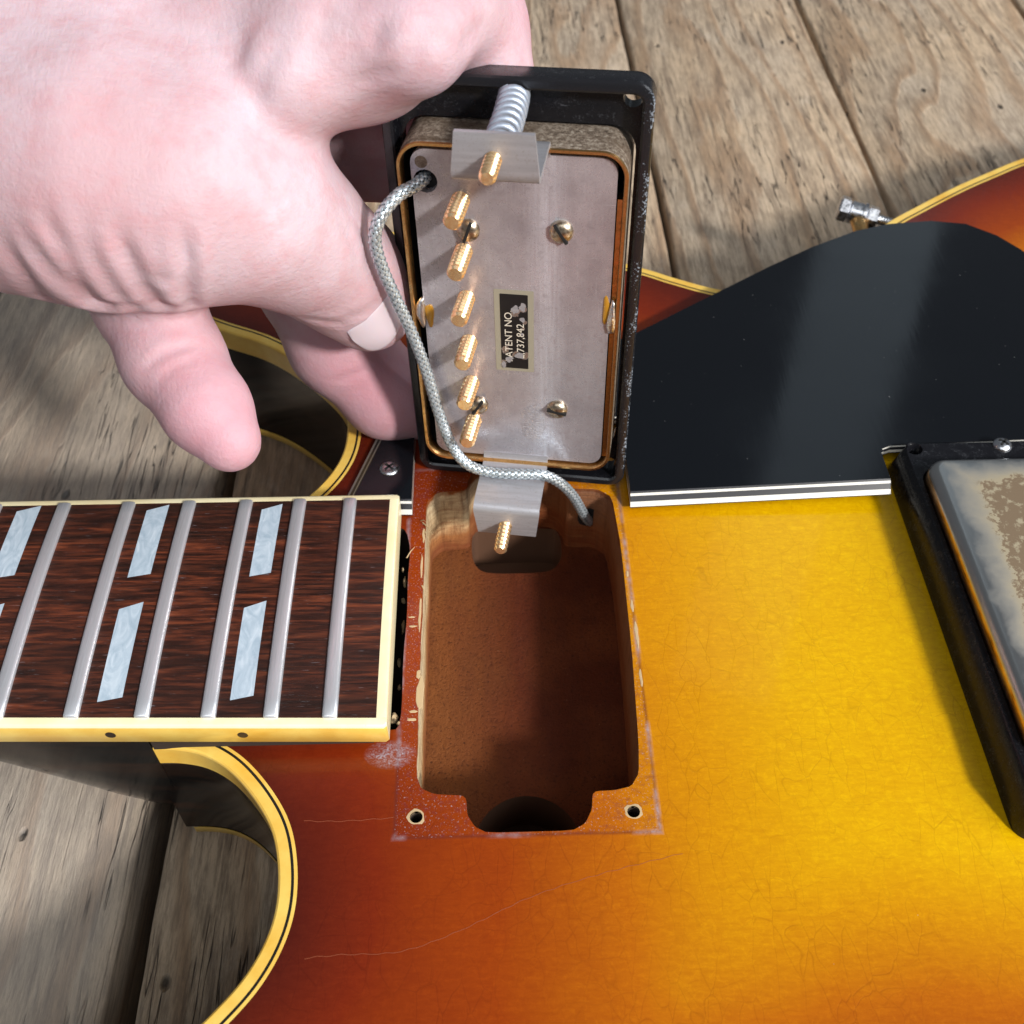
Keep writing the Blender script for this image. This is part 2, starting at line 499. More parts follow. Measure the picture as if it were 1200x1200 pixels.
# table planks
m = Mat('weathered_plank', (.35, .27, .19), .72)
oi = m.n('ShaderNodeObjectInfo')
rnd = oi.outputs['Random']
off = m.n('ShaderNodeCombineXYZ')
m.inp(off, 0, m.math('MULTIPLY', rnd, 900.)); m.inp(off, 1, m.math('MULTIPLY', rnd, 3100.))
pv = m.n('ShaderNodeVectorMath', operation='ADD')
m.inp(pv, 0, m.pos()); m.inp(pv, 1, off.outputs[0])
P = pv.outputs[0]
low = m.noise(m.map(P, (.016, .0035, .02)), scale=1., detail=2)
ringc = m.sep(m.map(P, (.05, .0, 0)))[0]
g = m.math('ADD', ringc, m.math('MULTIPLY', low, 5.0))
g = m.math('ADD', g, m.math('MULTIPLY', m.noise(m.map(P, (.25, .03, .1)), scale=1., detail=4), .35))
kd = m.voro(m.map(P, (.016, .0075, .01)), scale=1.)
kn = m.math('DIVIDE', 1.0, m.math('ADD', 1.0, m.math('POWER', m.math('MULTIPLY', kd, 5.5), 2.)))
g = m.math('ADD', g, m.math('MULTIPLY', kn, 3.2))
w = m.math('FRACT', m.math('MULTIPLY', g, 1.25))
late = m.ramp(w, [(0, 0), (.55, .08), (.86, 1), (.95, .7), (1., 0)])
fine = m.noise(m.map(P, (1.1, .11, 1)), scale=1., detail=7, rough=.75)
fine2 = m.noise(m.map(P, (.40, .03, 1)), scale=1., detail=7, rough=.8)
blot = m.noise(m.map(P, (.02, .012, .02)), scale=1., detail=4)
c = m.mix(m.ramp(blot, [(.38, 0), (.64, 1)]), (.62, .465, .315), (.53, .43, .325))
c = m.mix(m.math('MULTIPLY', late, .62), c, (.34, .19, .095))
c = m.mix(m.math('MULTIPLY', m.ramp(kd, [(.05, 1), (.13, 0)]), .75), c, (.16, .085, .045))
c = m.mix(m.math('MULTIPLY', m.ramp(fine, [(.38, 1), (.56, 0)]), .6), c, (.19, .135, .09))
c = m.mix(m.math('MULTIPLY', m.ramp(fine2, [(.38, 1), (.50, 0)]), .6), c, (.13, .09, .065))
# small cracks and worm holes
ck = m.noise(m.map(P, (.22, .012, .2), loc=(40, 0, 0)), scale=1., detail=3)
ckm = m.math('MULTIPLY', m.band(m.math('SUBTRACT', ck, .5), .011), m.ramp(m.noise(m.map(P, (.02, .014, .02), loc=(9, 9, 0)), scale=1.), [(.46, 0), (.54, 1)]))
wh = m.voro(m.map(P, (.05, .028, .05)), scale=1.)
whm = m.ramp(m.math('ADD', wh, m.math('MULTIPLY', m.noise(m.map(P, (.5, .3, .5)), scale=1.), .05)), [(.055, 1), (.085, 0)])
dk = m.math('MAXIMUM', ckm, whm)
mot = m.noise(m.map(P, (.10, .045, .1)), scale=1., detail=6, rough=.75)
c = m.mix(m.math('MULTIPLY', m.ramp(mot, [(.50, 0), (.68, 1)]), .5), c, (.20, .145, .10))
c = m.mix(m.math('MULTIPLY', m.ramp(mot, [(.30, 1), (.44, 0)]), .35), c, (.58, .50, .41))
c = m.mix(m.math('MULTIPLY', dk, .85), c, (.02, .015, .012))
greyer = m.ramp(m.math('DIVIDE', m.sep()[0], -100.), [(.50, 0), (.62, 1)])
c = m.mix(m.math('MULTIPLY', greyer, .4), c, (.40, .375, .35))
m.set('Base Color', c)
m.set('Roughness', m.ramp(fine, [(.3, .62), (.7, .8)]))
hh = m.math('ADD', m.math('MULTIPLY', fine, .5), m.math('MULTIPLY', fine2, .6))
hh = m.math('ADD', hh, m.math('MULTIPLY', late, .35))
hh = m.math('SUBTRACT', hh, m.math('MULTIPLY', dk, 2.))
m.set('Normal', m.bump(hh, .8, .0011))
MT['plank'] = m.m
MT['under'] = Mat('under_table_dark', (.012, .010, .008), .9).m

# skin
m = Mat('skin', (.8, .5, .42), .5, spec=.28)
n1 = m.noise(scale=.045, detail=4, rough=.55)
n2 = m.noise(scale=.25, detail=4, rough=.6)
n3 = m.noise(scale=.9, detail=4, rough=.7)
c = m.mix(m.ramp(n1, [(.36, 0), (.64, 1)]), (.50, .325, .35), (.56, .42, .46))
c = m.mix(m.math('MULTIPLY', m.ramp(n2, [(.45, 0), (.70, 1)]), .42), c, (.52, .25, .265))
c = m.mix(m.math('MULTIPLY', m.attr('blush'), .75), c, (.54, .23, .28))
m.set('Base Color', c)
m.set('Subsurface Weight', .3)
m.set('Subsurface Radius', (1.0, .35, .2))
m.set('Subsurface Scale', .0028)
cell = m.voro(m.map(m.pos(), (.9, .9, .9)), scale=1.1, feature='DISTANCE_TO_EDGE')
lines = m.math('ADD', m.noise(m.map(m.pos(), (.22, 1.2, 1.0), rot=(0, .3, .3)), scale=1., detail=5, rough=.6), m.noise(m.map(m.pos(), (1.3, .25, 1.1), rot=(.3, .2, -.5)), scale=1., detail=5, rough=.65))
hh = m.math('ADD', m.math('MULTIPLY', m.ramp(cell, [(0, 0), (.16, 1)]), .07), m.math('MULTIPLY', lines, .9))
hh = m.math('ADD', hh, m.math('MULTIPLY', n3, .5))
m.set('Normal', m.bump(hh, .38, .0004))
m.set('Roughness', m.ramp(n3, [(.3, .46), (.7, .62)]))
MT['skin'] = m.m
m = Mat('nail', (.66, .53, .57), .3, coat=.15)
m.set('Subsurface Weight', .3)
m.set('Subsurface Radius', (1.0, .4, .25))
m.set('Subsurface Scale', .002)
MT['nail'] = m.m


# ------------------------------------------------------------------ mesh helpers
def make(name, verts, faces, mat, parent=None, smooth=35, mats=None, mat_idx=None):
    me = bpy.data.meshes.new(name)
    me.from_pydata([(v[0] * S, v[1] * S, v[2] * S) for v in verts], [], faces)
    me.validate()
    bm = bmesh.new()
    bm.from_mesh(me)
    bmesh.ops.recalc_face_normals(bm, faces=bm.faces)
    bm.to_mesh(me)
    bm.free()
    for k in (mats or [mat]):
        me.materials.append(MT[k])
    if mat_idx is not None:
        for p, i in zip(me.polygons, mat_idx):
            p.material_index = i
    if smooth:
        me.shade_smooth()
        me.set_sharp_from_angle(angle=math.radians(smooth))
    o = bpy.data.objects.new(name, me)
    col.objects.link(o)
    if parent:
        o.parent = parent
    return o


class G:
    """collects one mesh"""
    def __init__(self):
        self.v, self.f, self.mi = [], [], []

    def add(self, v, f, mi=0):
        k = len(self.v)
        self.v += [tuple(a) for a in v]
        self.f += [tuple(i + k for i in q) for q in f]
        self.mi += [mi] * len(f)
        return self

    def build(self, name, mat, parent=None, smooth=35):
        if isinstance(mat, (list, tuple)):
            return make(name, self.v, self.f, None, parent, smooth, mats=mat, mat_idx=self.mi)
        return make(name, self.v, self.f, mat, parent, smooth)


def rrect(cx, cy, hx, hy, r, n=6):
    pts = []
    for sx, sy, a0 in ((1, 1, 0), (-1, 1, 90), (-1, -1, 180), (1, -1, 270)):
        for i in range(n + 1):
            a = math.radians(a0 + 90 * i / n)
            pts.append((cx + sx * (hx - r) + r * math.cos(a), cy + sy * (hy - r) + r * math.sin(a)))
    return pts


def circle(cx, cy, r, n=16, ph=0.):
    return [(cx + r * math.cos(2 * math.pi * i / n + ph), cy + r * math.sin(2 * math.pi * i / n + ph)) for i in range(n)]


def loft(loops, cap0=True, cap1=True):
    """loops: list of lists of 3D points with equal count, closed"""
    n = len(loops[0])
    v = [p for l in loops for p in l]
    f = []
    for k in range(len(loops) - 1):
        for i in range(n):
            j = (i + 1) % n
            f.append((k * n + i, k * n + j, (k + 1) * n + j, (k + 1) * n + i))
    if cap0:
        f.append(tuple(range(n))[::-1])
    if cap1:
        f.append(tuple((len(loops) - 1) * n + i for i in range(n)))
    return v, f


def at_z(loop, z):
    return [(p[0], p[1], z) for p in loop]


def in_poly(pts, poly):
    x, y = pts[:, 0], pts[:, 1]
    c = np.zeros(len(pts), bool)
    q = np.asarray(poly)
    for i in range(len(q)):
        x1, y1 = q[i]
        x2, y2 = q[i - 1]
        cond = ((y1 > y) != (y2 > y))
        with np.errstate(divide='ignore', invalid='ignore'):
            xx = (x2 - x1) * (y - y1) / (y2 - y1) + x1
        c ^= cond & (x < xx)
    return c


def seg_dist(pts, poly, closed=True):
    q = np.asarray(poly, float)
    d = np.full(len(pts), 1e9)
    n = len(q)
    for i in range(n if closed else n - 1):
        a, b = q[i], q[(i + 1) % n]
        ab = b - a
        t = np.clip(((pts - a) @ ab) / max(ab @ ab, 1e-12), 0, 1)
        d = np.minimum(d, np.linalg.norm(pts - (a + t[:, None] * ab), axis=1))
    return d


def sheet(outline, holes=(), step=0., jitter=0.):
    """flat triangulated sheet with holes; returns 2D verts and faces"""
    vs, es = [], []
    for lp in [outline, *holes]:
        k = len(vs)
        vs += [(p[0], p[1]) for p in lp]
        es += [(k + i, k + (i + 1) % len(lp)) for i in range(len(lp))]
    if step:
        o = np.asarray(outline)
        gx = np.arange(o[:, 0].min() + step * .5, o[:, 0].max(), step)
        gy = np.arange(o[:, 1].min() + step * .5, o[:, 1].max(), step)
        g = np.stack(np.meshgrid(gx, gy), -1).reshape(-1, 2)
        ok = in_poly(g, outline)
        ok &= seg_dist(g, outline) > step * .35
        for h in holes:
            ok &= ~in_poly(g, h)
            ok &= seg_dist(g, h) > step * .35
        vs += [tuple(p) for p in g[ok]]
    r = delaunay_2d_cdt([Vector(v) for v in vs], es, [], 0, 1e-5)
    V = [(v.x, v.y) for v in r[0]]
    A = np.asarray(V)
    F = r[2]
    cen = np.array([A[list(f)].mean(0) for f in F])
    ok = in_poly(cen, outline)
    for h in holes:
        ok &= ~in_poly(cen, h)
    return V, [tuple(f) for f, k in zip(F, ok) if k]


def chaikin(p, it=1, w=.25, closed=True):
    for _ in range(it):
        q = []
        n = len(p)
        for i in range(n if closed else n - 1):
            a, b = np.asarray(p[i], float), np.asarray(p[(i + 1) % n], float)
            q += [tuple(a * (1 - w) + b * w), tuple(a * w + b * (1 - w))]
        p = q if closed else [p[0]] + q + [p[-1]]
    return p


def catmull(p, sub, closed=True):
    p = [np.asarray(a, float) for a in p]
    n = len(p)
    out = []
    for i in range(n if closed else n - 1):
        p0 = p[(i - 1) % n] if closed or i > 0 else 2 * p[0] - p[1]
        p1, p2 = p[i], p[(i + 1) % n]
        p3 = p[(i + 2) % n] if closed or i + 2 < n else 2 * p[-1] - p[-2]
        for k in range(sub):
            t = k / sub
            out.append(.5 * ((2 * p1) + (-p0 + p2) * t + (2 * p0 - 5 * p1 + 4 * p2 - p3) * t * t + (-p0 + 3 * p1 - 3 * p2 + p3) * t ** 3))
    if not closed:
        out.append(p[-1])
    return [tuple(a) for a in out]


def area2(p):
    a = np.asarray(p)
    return .5 * np.sum(a[:, 0] * np.roll(a[:, 1], -1) - np.roll(a[:, 0], -1) * a[:, 1])


def inset(p, d):
    """offset a closed CCW polygon inwards by d (scalar or per-edge list)"""
    n = len(p)
    q = np.asarray(p, float)
    ds = np.full(n, d, float) if np.isscalar(d) else np.asarray(d, float)
    e = np.roll(q, -1, 0) - q
    e /= np.maximum(np.linalg.norm(e, axis=1, keepdims=True), 1e-9)
    nr = np.stack([-e[:, 1], e[:, 0]], 1)
    out = []
    for i in range(n):
        n1, n2 = nr[i - 1], nr[i]
        d1, d2 = ds[i - 1], ds[i]
        M2 = np.array([n1, n2])
        det = np.linalg.det(M2)
        if abs(det) < .15:
            v = n1 + n2
            v = v / np.linalg.norm(v) * (d1 + d2) / 2
        else:
            v = np.linalg.solve(M2, [d1, d2])
        out.append(tuple(q[i] + v))
    return out


def frames(path):
    P = [Vector(p) for p in path]
    T = []
    for i in range(len(P)):
        a, b = P[max(i - 1, 0)], P[min(i + 1, len(P) - 1)]
        T.append((b - a).normalized())
    u = T[0].orthogonal().normalized()
    out = []
    for i, t in enumerate(T):
        u = (u - t * u.dot(t)).normalized()
        out.append((P[i], u, t.cross(u)))
    return out


def tube(path, r, sides=8, cap=True):
    fr = frames(path)
    loops = []
    for i, (p, u, w) in enumerate(fr):
        rr = r[i] if hasattr(r, '__len__') else r
        loops.append([tuple(p + (u * math.cos(a) + w * math.sin(a)) * rr) for a in [2 * math.pi * k / sides for k in range(sides)]])
    return loft(loops, cap, cap)


def lathe(prof, base, axis, seg=20):
    """prof [(r, h)] along axis from base"""
    ax = Vector(axis).normalized()
    u = ax.orthogonal().normalized()
    w = ax.cross(u)
    b = Vector(base)
    loops = [[tuple(b + ax * h + (u * math.cos(a) + w * math.sin(a)) * max(r, .001)) for a in [2 * math.pi * k / seg for k in range(seg)]] for r, h in prof]
    return loft(loops)


def box(x0, x1, y0, y1, z0, z1, ch=0.):
    if ch <= 0:
        l = [(x0, y0), (x1, y0), (x1, y1), (x0, y1)]
        return loft([at_z(l, z0), at_z(l, z1)])
    a = rrect((x0 + x1) / 2, (y0 + y1) / 2, (x1 - x0) / 2, (y1 - y0) / 2, ch, 2)
    b = inset(a, ch * .6)
    return loft([at_z(b, z0), at_z(a, z0 + ch * .6), at_z(a, z1 - ch * .6), at_z(b, z1)])


def threads(r, h0, h1, pitch=.62, depth=.22):
    pr = [(r - depth, h0)]
    h = h0
    while h + pitch < h1 - .3:
        pr += [(r, h + pitch * .35), (r, h + pitch * .5), (r - depth, h + pitch * .85), (r - depth, h + pitch)]
        h += pitch
    pr += [(r - .05, h1 - .45), (r - .45, h1)]
    return pr


def empty(name, parent=None, mw=None):
    o = bpy.data.objects.new(name, None)
    o.empty_display_size = .01
    col.objects.link(o)
    if parent:
        o.parent = parent
    if mw is not None:
        o.matrix_world = mw
    return o


def tag(o, label=None, cat=None, group=None, kind=None):
    for k, v in (('label', label), ('category', cat), ('group', group), ('kind', kind)):
        if v:
            o[k] = v
    return o


rng = random.Random(7)
nrng = np.random.default_rng(5)

# ------------------------------------------------------------------ table top of planks
ZT = -38.2
table = empty('tabletop')
table.location = (0, 0, ZT * S)
tag(table, 'weathered brown wooden plank tabletop under the guitar', 'table', kind='structure')
seams = [-520, -395, -268, -142, -54.4, 14, 81.6, 162.9, 262, 352, 470, 590]


def wave1(y, ph, amp):
    return amp * (math.sin(y * .021 + ph) + .6 * math.sin(y * .057 + 2.3 * ph) + .35 * math.sin(y * .13 + 4.1 * ph) + .2 * math.sin(y * .41 + 1.7 * ph))


for i in range(len(seams) - 1):
    a, b = seams[i], seams[i + 1]
    gl = 2.7 if a == -54.4 else 1.0
    gr = 2.7 if b == -54.4 else 1.0
    if a == 81.6 or b == 81.6:
        gl, gr = (.9, gr) if a == 81.6 else (gl, .9)
    ys = np.concatenate([np.arange(-260, 620, 5.), [620.]])
    p1, p2 = rng.uniform(0, 6), rng.uniform(0, 6)
    dz = rng.uniform(-.5, .3)
    loops = []
    for y in ys:
        xa = a + gl + wave1(y, p1, .28)
        xb = b - gr + wave1(y, p2, .28)
        loops.append([(xa + .2, y, -24 + dz), (xa, y, -1.6 + dz), (xa + .35, y, -.5 + dz), (xa + 1.4, y, dz), ((xa + xb) / 2, y, .15 + dz),
                      (xb - 1.4, y, dz), (xb - .35, y, -.5 + dz), (xb, y, -1.6 + dz), (xb - .2, y, -24 + dz)])
    v, f = loft(loops)
    make('plank', v, f, 'plank', table, smooth=50)
v, f = box(-540, 610, -270, 630, -45, -24.6)
make('table_underlay', v, f, 'under', table, smooth=0)

# ------------------------------------------------------------------ the guitar
guitar = empty('electric_guitar')
guitar.location = (0, 0, 0)
tag(guitar, 'sunburst semi-hollow electric guitar with its neck pickup cavity open, lying on the planks', 'guitar')

near = [(-46, -27.0), (-40, -27.2), (-34.5, -28.6), (-29.2, -32.0), (-24.2, -37.5), (-20.4, -43.6), (-18.5, -50), (-17.9, -57), (-18.9, -63),
        (-21.5, -68.8), (-25.5, -74), (-31, -79.5), (-40, -86), (-50, -93), (-57, -102), (-58, -113), (-51, -126), (-34, -138), (-8, -145), (22, -144),
        (50, -134), (75, -122), (98, -116), (122, -121), (148, -142), (176, -167), (210, -189), (255, -203), (305, -203), (352, -184), (390, -145),
        (415, -92), (424, -30)]
far = [(424, 30), (415, 92), (390, 145), (352, 184), (305, 203), (255, 203), (218, 191), (185, 174.5), (172.3, 167), (159.5, 158.9), (145.3, 148.7),
       (134.4, 140.3), (122, 128), (110, 117), (97, 109.5), (88, 108.5), (79.7, 110.6), (70, 115.6), (62.5, 120), (44, 129), (20, 137), (-8, 140), (-33, 135),
       (-51, 125), (-60, 112), (-59, 102.5), (-51, 96.8), (-38.5, 90.4), (-29.2, 82.8), (-20.3, 72.8), (-15.3, 64.4), (-14.2, 55.0), (-15.6, 46.5), (-19.8, 38.4),
       (-26, 32.0), (-35, 28.6), (-46, 27.4)]
n_near = len(near)
cl_near = catmull(near, 7, closed=False)
cl_far = catmull(far, 7, closed=False)
mid_end = catmull([near[-2], near[-1], far[0], far[1]], 5, closed=False)[6:10]
outline = cl_near + mid_end + cl_far          # CCW, closed across the neck heel
if area2(outline) < 0:
    outline = outline[::-1]


def top_z(x, y):
    """very gentle arch of the top"""
    return -1.6 * max(0., (abs(y) - 55) / 150.) ** 1.5 - .8 * max(0., (x - 170) / 250.) ** 2


OL = [outline, inset(outline, 2.3), inset(outline, 2.8), inset(outline, 3.4)]
n_ol = len(outline)
heel = {i for i, p in enumerate(outline) if p[0] < -43.5 and abs(p[1]) < 30}

cav = [(5, 33.5), (7.5, 36.5), (13.2, 36.9), (14.1, 37.8), (14.2, 40), (15.5, 42.3), (17.8, 43.4), (32.5, 43.4), (35, 42.1), (36.3, 39.7), (36.5, 37.8), (37.4, 36.9),
       (43.2, 36.5), (46.2, 34), (46.9, 19.6), (46.6, -7), (45.8, -28.3), (45.2, -34.6), (43.6, -37.2), (40.5, -37.9), (37.2, -38.0), (36.5, -38.6), (36.2, -41.5), (34.8, -44.2),
       (32.4, -45.5), (17.6, -45.5), (15.4, -44.3), (14.1, -42), (13.9, -38.9), (13.2, -38.2), (8.2, -37.8), (5.8, -36.6), (4.9, -34), (4.8, -19.7), (4.9, 6.9), (5.0, 25)][::-1]
if area2(cav) < 0:
    cav = cav[::-1]
cav = chaikin(cav, 1, .14)
gap = [(-6, -23.0), (-1, -24.4), (1.2, -24.2), (1.7, -20), (1.5, -8), (1.9, 2), (1.7, 12), (2.0, 20), (.9, 25.4), (-1.2, 26.6), (-6, 25.5)]
gap = chaikin(gap, 1, .2)
holes_small = [circle(5.1, -42.2, 1.15, 14), circle(43.5, -42.2, 1.15, 14)]
bh = rrect(132, -3.6, 17.5, 34, 4, 4)
V, F = sheet(OL[3], [cav, gap, *holes_small], step=4.5)
A = np.asarray(V)
body = make('body', [(x, y, top_z(x, y)) for x, y in V], F, 'burst', guitar, smooth=60)
dist = seg_dist(A, outline)
wid = np.interp(A[:, 0], [0, 45, 120, 190], [82, 86, 62, 58])
# burst runs darkest towards the neck block and horns
nb = np.hypot((A[:, 0] - 8) / 1.0, (A[:, 1] * .0))
burst = dist / wid
burst = np.minimum(burst, np.interp(A[:, 0] + .10 * A[:, 1], [-20, 10, 28, 48, 75, 110], [.24, .38, .50, .72, .92, 1.0]))
lookup = {(round(v[0], 3), round(v[1], 3)): b for v, b in zip(V, burst)}
at = body.data.attributes.new('burst', 'FLOAT', 'POINT')
for i, vt in enumerate(body.data.vertices):
    at.data[i].value = float(lookup.get((round(vt.co.x / S, 3), round(vt.co.y / S, 3)), .5))


def strip(l0, l1, z0, z1, skip=()):
    v = [(p[0], p[1], top_z(*p) + z0) for p in l0] + [(p[0], p[1], top_z(*p) + z1) for p in l1]
    n = len(l0)
    f = [(i, (i + 1) % n, n + (i + 1) % n, n + i) for i in range(n) if not (i in skip and (i + 1) % n in skip)]
    return v, f


# binding: side face, rounded corner, top strip; black line; thin inner cream line
g = G()
corner = inset(outline, .5)
g.add(*strip(OL[0], OL[0], -5.6, -.6, heel))
g.add(*strip(OL[0], inset(outline, .15), -.6, -.2, heel))
g.add(*strip(inset(outline, .15), corner, -.2, .02, heel))
g.add(*strip(corner, OL[1], .02, .02, heel))
g.build('binding', 'binding', body, 60)
g = G().add(*strip(OL[1], OL[2], .012, .012, heel))
g.build('purfling_line', 'purfling', body, 0)
g = G().add(*strip(OL[2], OL[3], .02, .005, heel))
g.build('inner_binding_line', 'binding', body, 0)
# sides, back binding, back
ol_in = inset(outline, .12)
ZB = -35.5
g = G().add(*strip(ol_in, ol_in, -5.6, ZB + 2.6))
for i in range(1):
    pass
g.build('body_side', 'side', guitar, 60)
bb = [[(p[0], p[1], ZB + 2.6) for p in outline], [(p[0], p[1], ZB + .3) for p in outline], [(p[0], p[1], ZB) for p in inset(outline, .4)], [(p[0], p[1], ZB - .1) for p in inset(outline, 3)]]
v, f = loft(bb, False, False)
f = [q for q in f if not all((k % n_ol) in heel for k in q)]
make('back_binding', v, f, 'binding', guitar, 60)
bi = inset(outline, 2.9)
V2, F2 = sheet(bi, step=14)
A2 = np.asarray(V2)
d2 = seg_dist(A2, bi)
make('back', [(x, y, ZB - .1 - 2.4 * (1 - math.exp(-(d / 55.) ** 1.5))) for (x, y), d in zip(V2, d2)], F2, 'side', guitar, 60)

# pickup cavity
v, f = loft([at_z(cav, -.01), at_z(cav, -1.2), at_z(cav, -20.05)], False, False)
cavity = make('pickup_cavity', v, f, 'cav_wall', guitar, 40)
slot_n = chaikin([(14.3, -44.6), (16.6, -45.2), (33.2, -45.2), (35.6, -44.0), (35.9, -38), (33.4, -32.0), (28, -28.4), (22, -28.4), (16.8, -32.0), (14.2, -38)], 2)
slot_f = chaikin([(14.5, 42.2), (17, 43.1), (33, 43.1), (35.6, 41.8), (36, 34), (34, 30.2), (31, 29.0), (19, 29.0), (16, 30.2), (14.4, 34)], 2)
slot_n = slot_n if area2(slot_n) > 0 else slot_n[::-1]
slot_f = slot_f if area2(slot_f) > 0 else slot_f[::-1]
V3, F3 = sheet(cav, [slot_n, slot_f], step=4)
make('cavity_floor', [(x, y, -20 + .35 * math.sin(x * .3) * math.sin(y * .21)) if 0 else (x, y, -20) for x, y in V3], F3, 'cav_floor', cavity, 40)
for sl in (slot_n, slot_f):
    v, f = loft([at_z(sl, -20.02), at_z(sl, -33)], False, True)
    make('leg_slot', v, f, 'slot', cavity, 40)
for h in holes_small:
    v, f = loft([at_z(h, -.01), at_z(h, -9)], False, True)
    make('screw_hole', v, f, 'gap', body, 40)
    o_ = [(h[0][0] - 1.15 + (p[0] - h[0][0] + 1.15) * (1.15 + .45 * rng.random()), h[0][1] + (p[1] - h[0][1]) * (1.15 + .45 * rng.random())) for p in h]
    v, f = loft([at_z(o_, .02), at_z(h, .05), at_z(h, -.8)], False, False)
    make('bare_hole_rim', v, f, 'chip', body, 40)
v, f = loft([at_z(gap, -.01), at_z(gap, -14)], False, True)
neck_gap = make('neck_joint_gap', v, f, 'gap', body, 40)
# torn wood and chips along the gap and the cavity edge
def chip(name, x, y, z, lx, ly, lz, mat, parent, seed):
    r = random.Random(seed)
    loops = []
    for k, (s, zz) in enumerate(((.5, 0), (1, .25), (.85, .7), (.35, 1))):
        loops.append([(x + lx * s * math.cos(a) * r.uniform(.6, 1.15), y + ly * s * math.sin(a) * r.uniform(.6, 1.15), z + lz * zz * r.uniform(.7, 1.1))
                      for a in [2 * math.pi * i / 9 for i in range(9)]])
    v, f = loft(loops)
    return make(name, v, f, mat, parent, 50)


for k, (x, y, lx, ly, z) in enumerate(((.9, 12.5, .45, 1.6, -2.2), (.7, 8.2, .5, .7, -3.2), (.4, 15.5, .35, .5, -2), (.9, 2.0, .5, 2.0, -4.0), (.3, -6, .5, 1.0, -5),
                                       (.2, -21.0, 1.0, 1.3, -1.9), (1.2, -22.8, .5, .6, -1.0), (.6, -12, .5, .8, -5))):
    chip('wood_chip', x, y, z, lx, ly, 1.3, 'chip', neck_gap, 30 + k)
lp = [(41.7 + 2.7 * math.cos(a) * rng.uniform(.9, 1.1), 36.42 + .012 * math.cos(a), -9.2 + 2.9 * math.sin(a) * rng.uniform(.9, 1.1)) for a in [2 * math.pi * i / 16 for i in range(16)]]
make('wire_hole', lp, [tuple(range(16))], 'dark', cavity, 0)
# bare patches where the lacquer flaked off the cavity rim
for k, (x, y, lx, ly) in enumerate(((5.1, -16.5, .9, 4.6), (4.6, -12, .5, 1.2), (3.6, -22.2, 1.1, .35), (3.9, -20.4, .8, .4), (2.9, 1.9, .9, .25), (3.1, -.4, 1.0, .3), (4.5, 3, .35, 5), (4.5, 15, .3, 4), (4.7, 24, .35, 2.4),
                                    (47.7, 3.5, .35, 1.8), (47.9, -3.5, .4, 3.6), (47.5, 12, .3, 1.0), (47.7, -14, .35, 2.4))):
    r = random.Random(90 + k)
    lp = [(x + lx * math.cos(a) * r.uniform(.55, 1.1), y + ly * math.sin(a) * r.uniform(.7, 1.05)) for a in [2 * math.pi * i / 14 for i in range(14)]]
    v, f = loft([at_z(lp, .0), at_z(inset(lp if area2(lp) > 0 else lp[::-1], .08), .05)], False, True)
    make('bare_wood_patch', v, f, 'chip', body, 0)
# splinters
for k, (a, b) in enumerate((((4.4, 27.5, .1), (6.8, 23.2, .8)), ((4.0, 28, .1), (5.2, 26.5, 1.4)), ((4.9, 25, 0), (6.0, 21.5, .3)), ((4.7, 10, 0), (5.6, 7.2, -.2)), ((1.2, 18, -.5), (3.0, 20.2, .6)))):
    v, f = tube([a, tuple((np.array(a) + b) / 2 + [0, .2, .15]), b], [.16, .11, .03], 5)
    make('splinter', v, f, 'chip', cavity, 60)

# long hairline cracks in the finish
for pl in ([(-12.2, -66.5), (-6.3, -66.1), (3.4, -65.8), (13.0, -62.6), (24.4, -57.4), (36.2, -53.7), (51.2, -50.2)], [(-14.6, -42.4), (-8.0, -42.6), (1.2, -42.2)]):
    pt = catmull(pl, 8, closed=False)
    v, f = tube([(x, y + .12 * math.sin(x * 1.7), top_z(x, y) - .02) for x, y in pt], .055, 5)
    make('finish_crack', v, f, 'crack', body, 60)

# neck: lofted U section
secs = [(-44, 27.2, -35.3, 3.0), (-50, 27.0, -34.0, 3.2), (-57, 26.9, -31, 3.4), (-66, 26.7, -26.2, 3.6), (-77, 26.5, -21.0, 3.9), (-90, 26.2, -17.2, 4.2), (-110, 25.8, -14.6, 4.7), (-160, 25, -13, 5.9), (-260, 23.5, -10.5, 8.2)]
loops = []
for x, hw, zb, zt in secs:
    lp = []
    boxy = np.interp(x, [-75, -48], [2.2, 5.0])
    for k in range(25):
        a = math.pi * k / 24
        cx_ = math.copysign(abs(math.cos(a)) ** (2 / boxy), math.cos(a))
        sn = abs(math.sin(a)) ** (2 / boxy)
        lp.append((x, hw * cx_, zt - (zt - zb) * sn))
    loops.append(lp)
v, f = loft(loops)
neck = make('neck', v, f, 'side', guitar, 60)
# red lacquered wood between fingerboard and top
v, f = box(-43.8, -3.2, -27.0, 27.6, -6, 2.0)
make('neck_heel_block', v, f, 'gap', neck, 0)

# fingerboard
LSC = 628.65
fpos = lambda n: -10.2 - (LSC * (1 - 2 ** (-22 / 12)) - LSC * (1 - 2 ** (-n / 12)))
hwid = lambda x: 28.55 + .0155 * (x + 0)
ztop = lambda x: 8.2 - .021 * x
crown = lambda x, y: ztop(x) + (hwid(x) ** 2 - y * y) / (2 * 305.)
xs = list(np.arange(-250, -2.0, 8.)) + [-1.9]
ny = 18
v, f = [], []
for x in xs:
    h = hwid(x) - 1.75
    for k in range(ny + 1):
        y = -h + 2 * h * k / ny
        v.append((x, y, crown(x, y)))
    for y in (h, -h):
        v.append((x, y, ztop(x) - 5.6))
st = ny + 3
for i in range(len(xs) - 1):
    for k in range(st):
        f.append((i * st + k, i * st + (k + 1) % st, (i + 1) * st + (k + 1) % st, (i + 1) * st + k))
f.append(tuple(range(st)))
f.append(tuple((len(xs) - 1) * st + k for k in range(st)))
fb = make('fretboard', v, f, 'rosewood', guitar, 40)
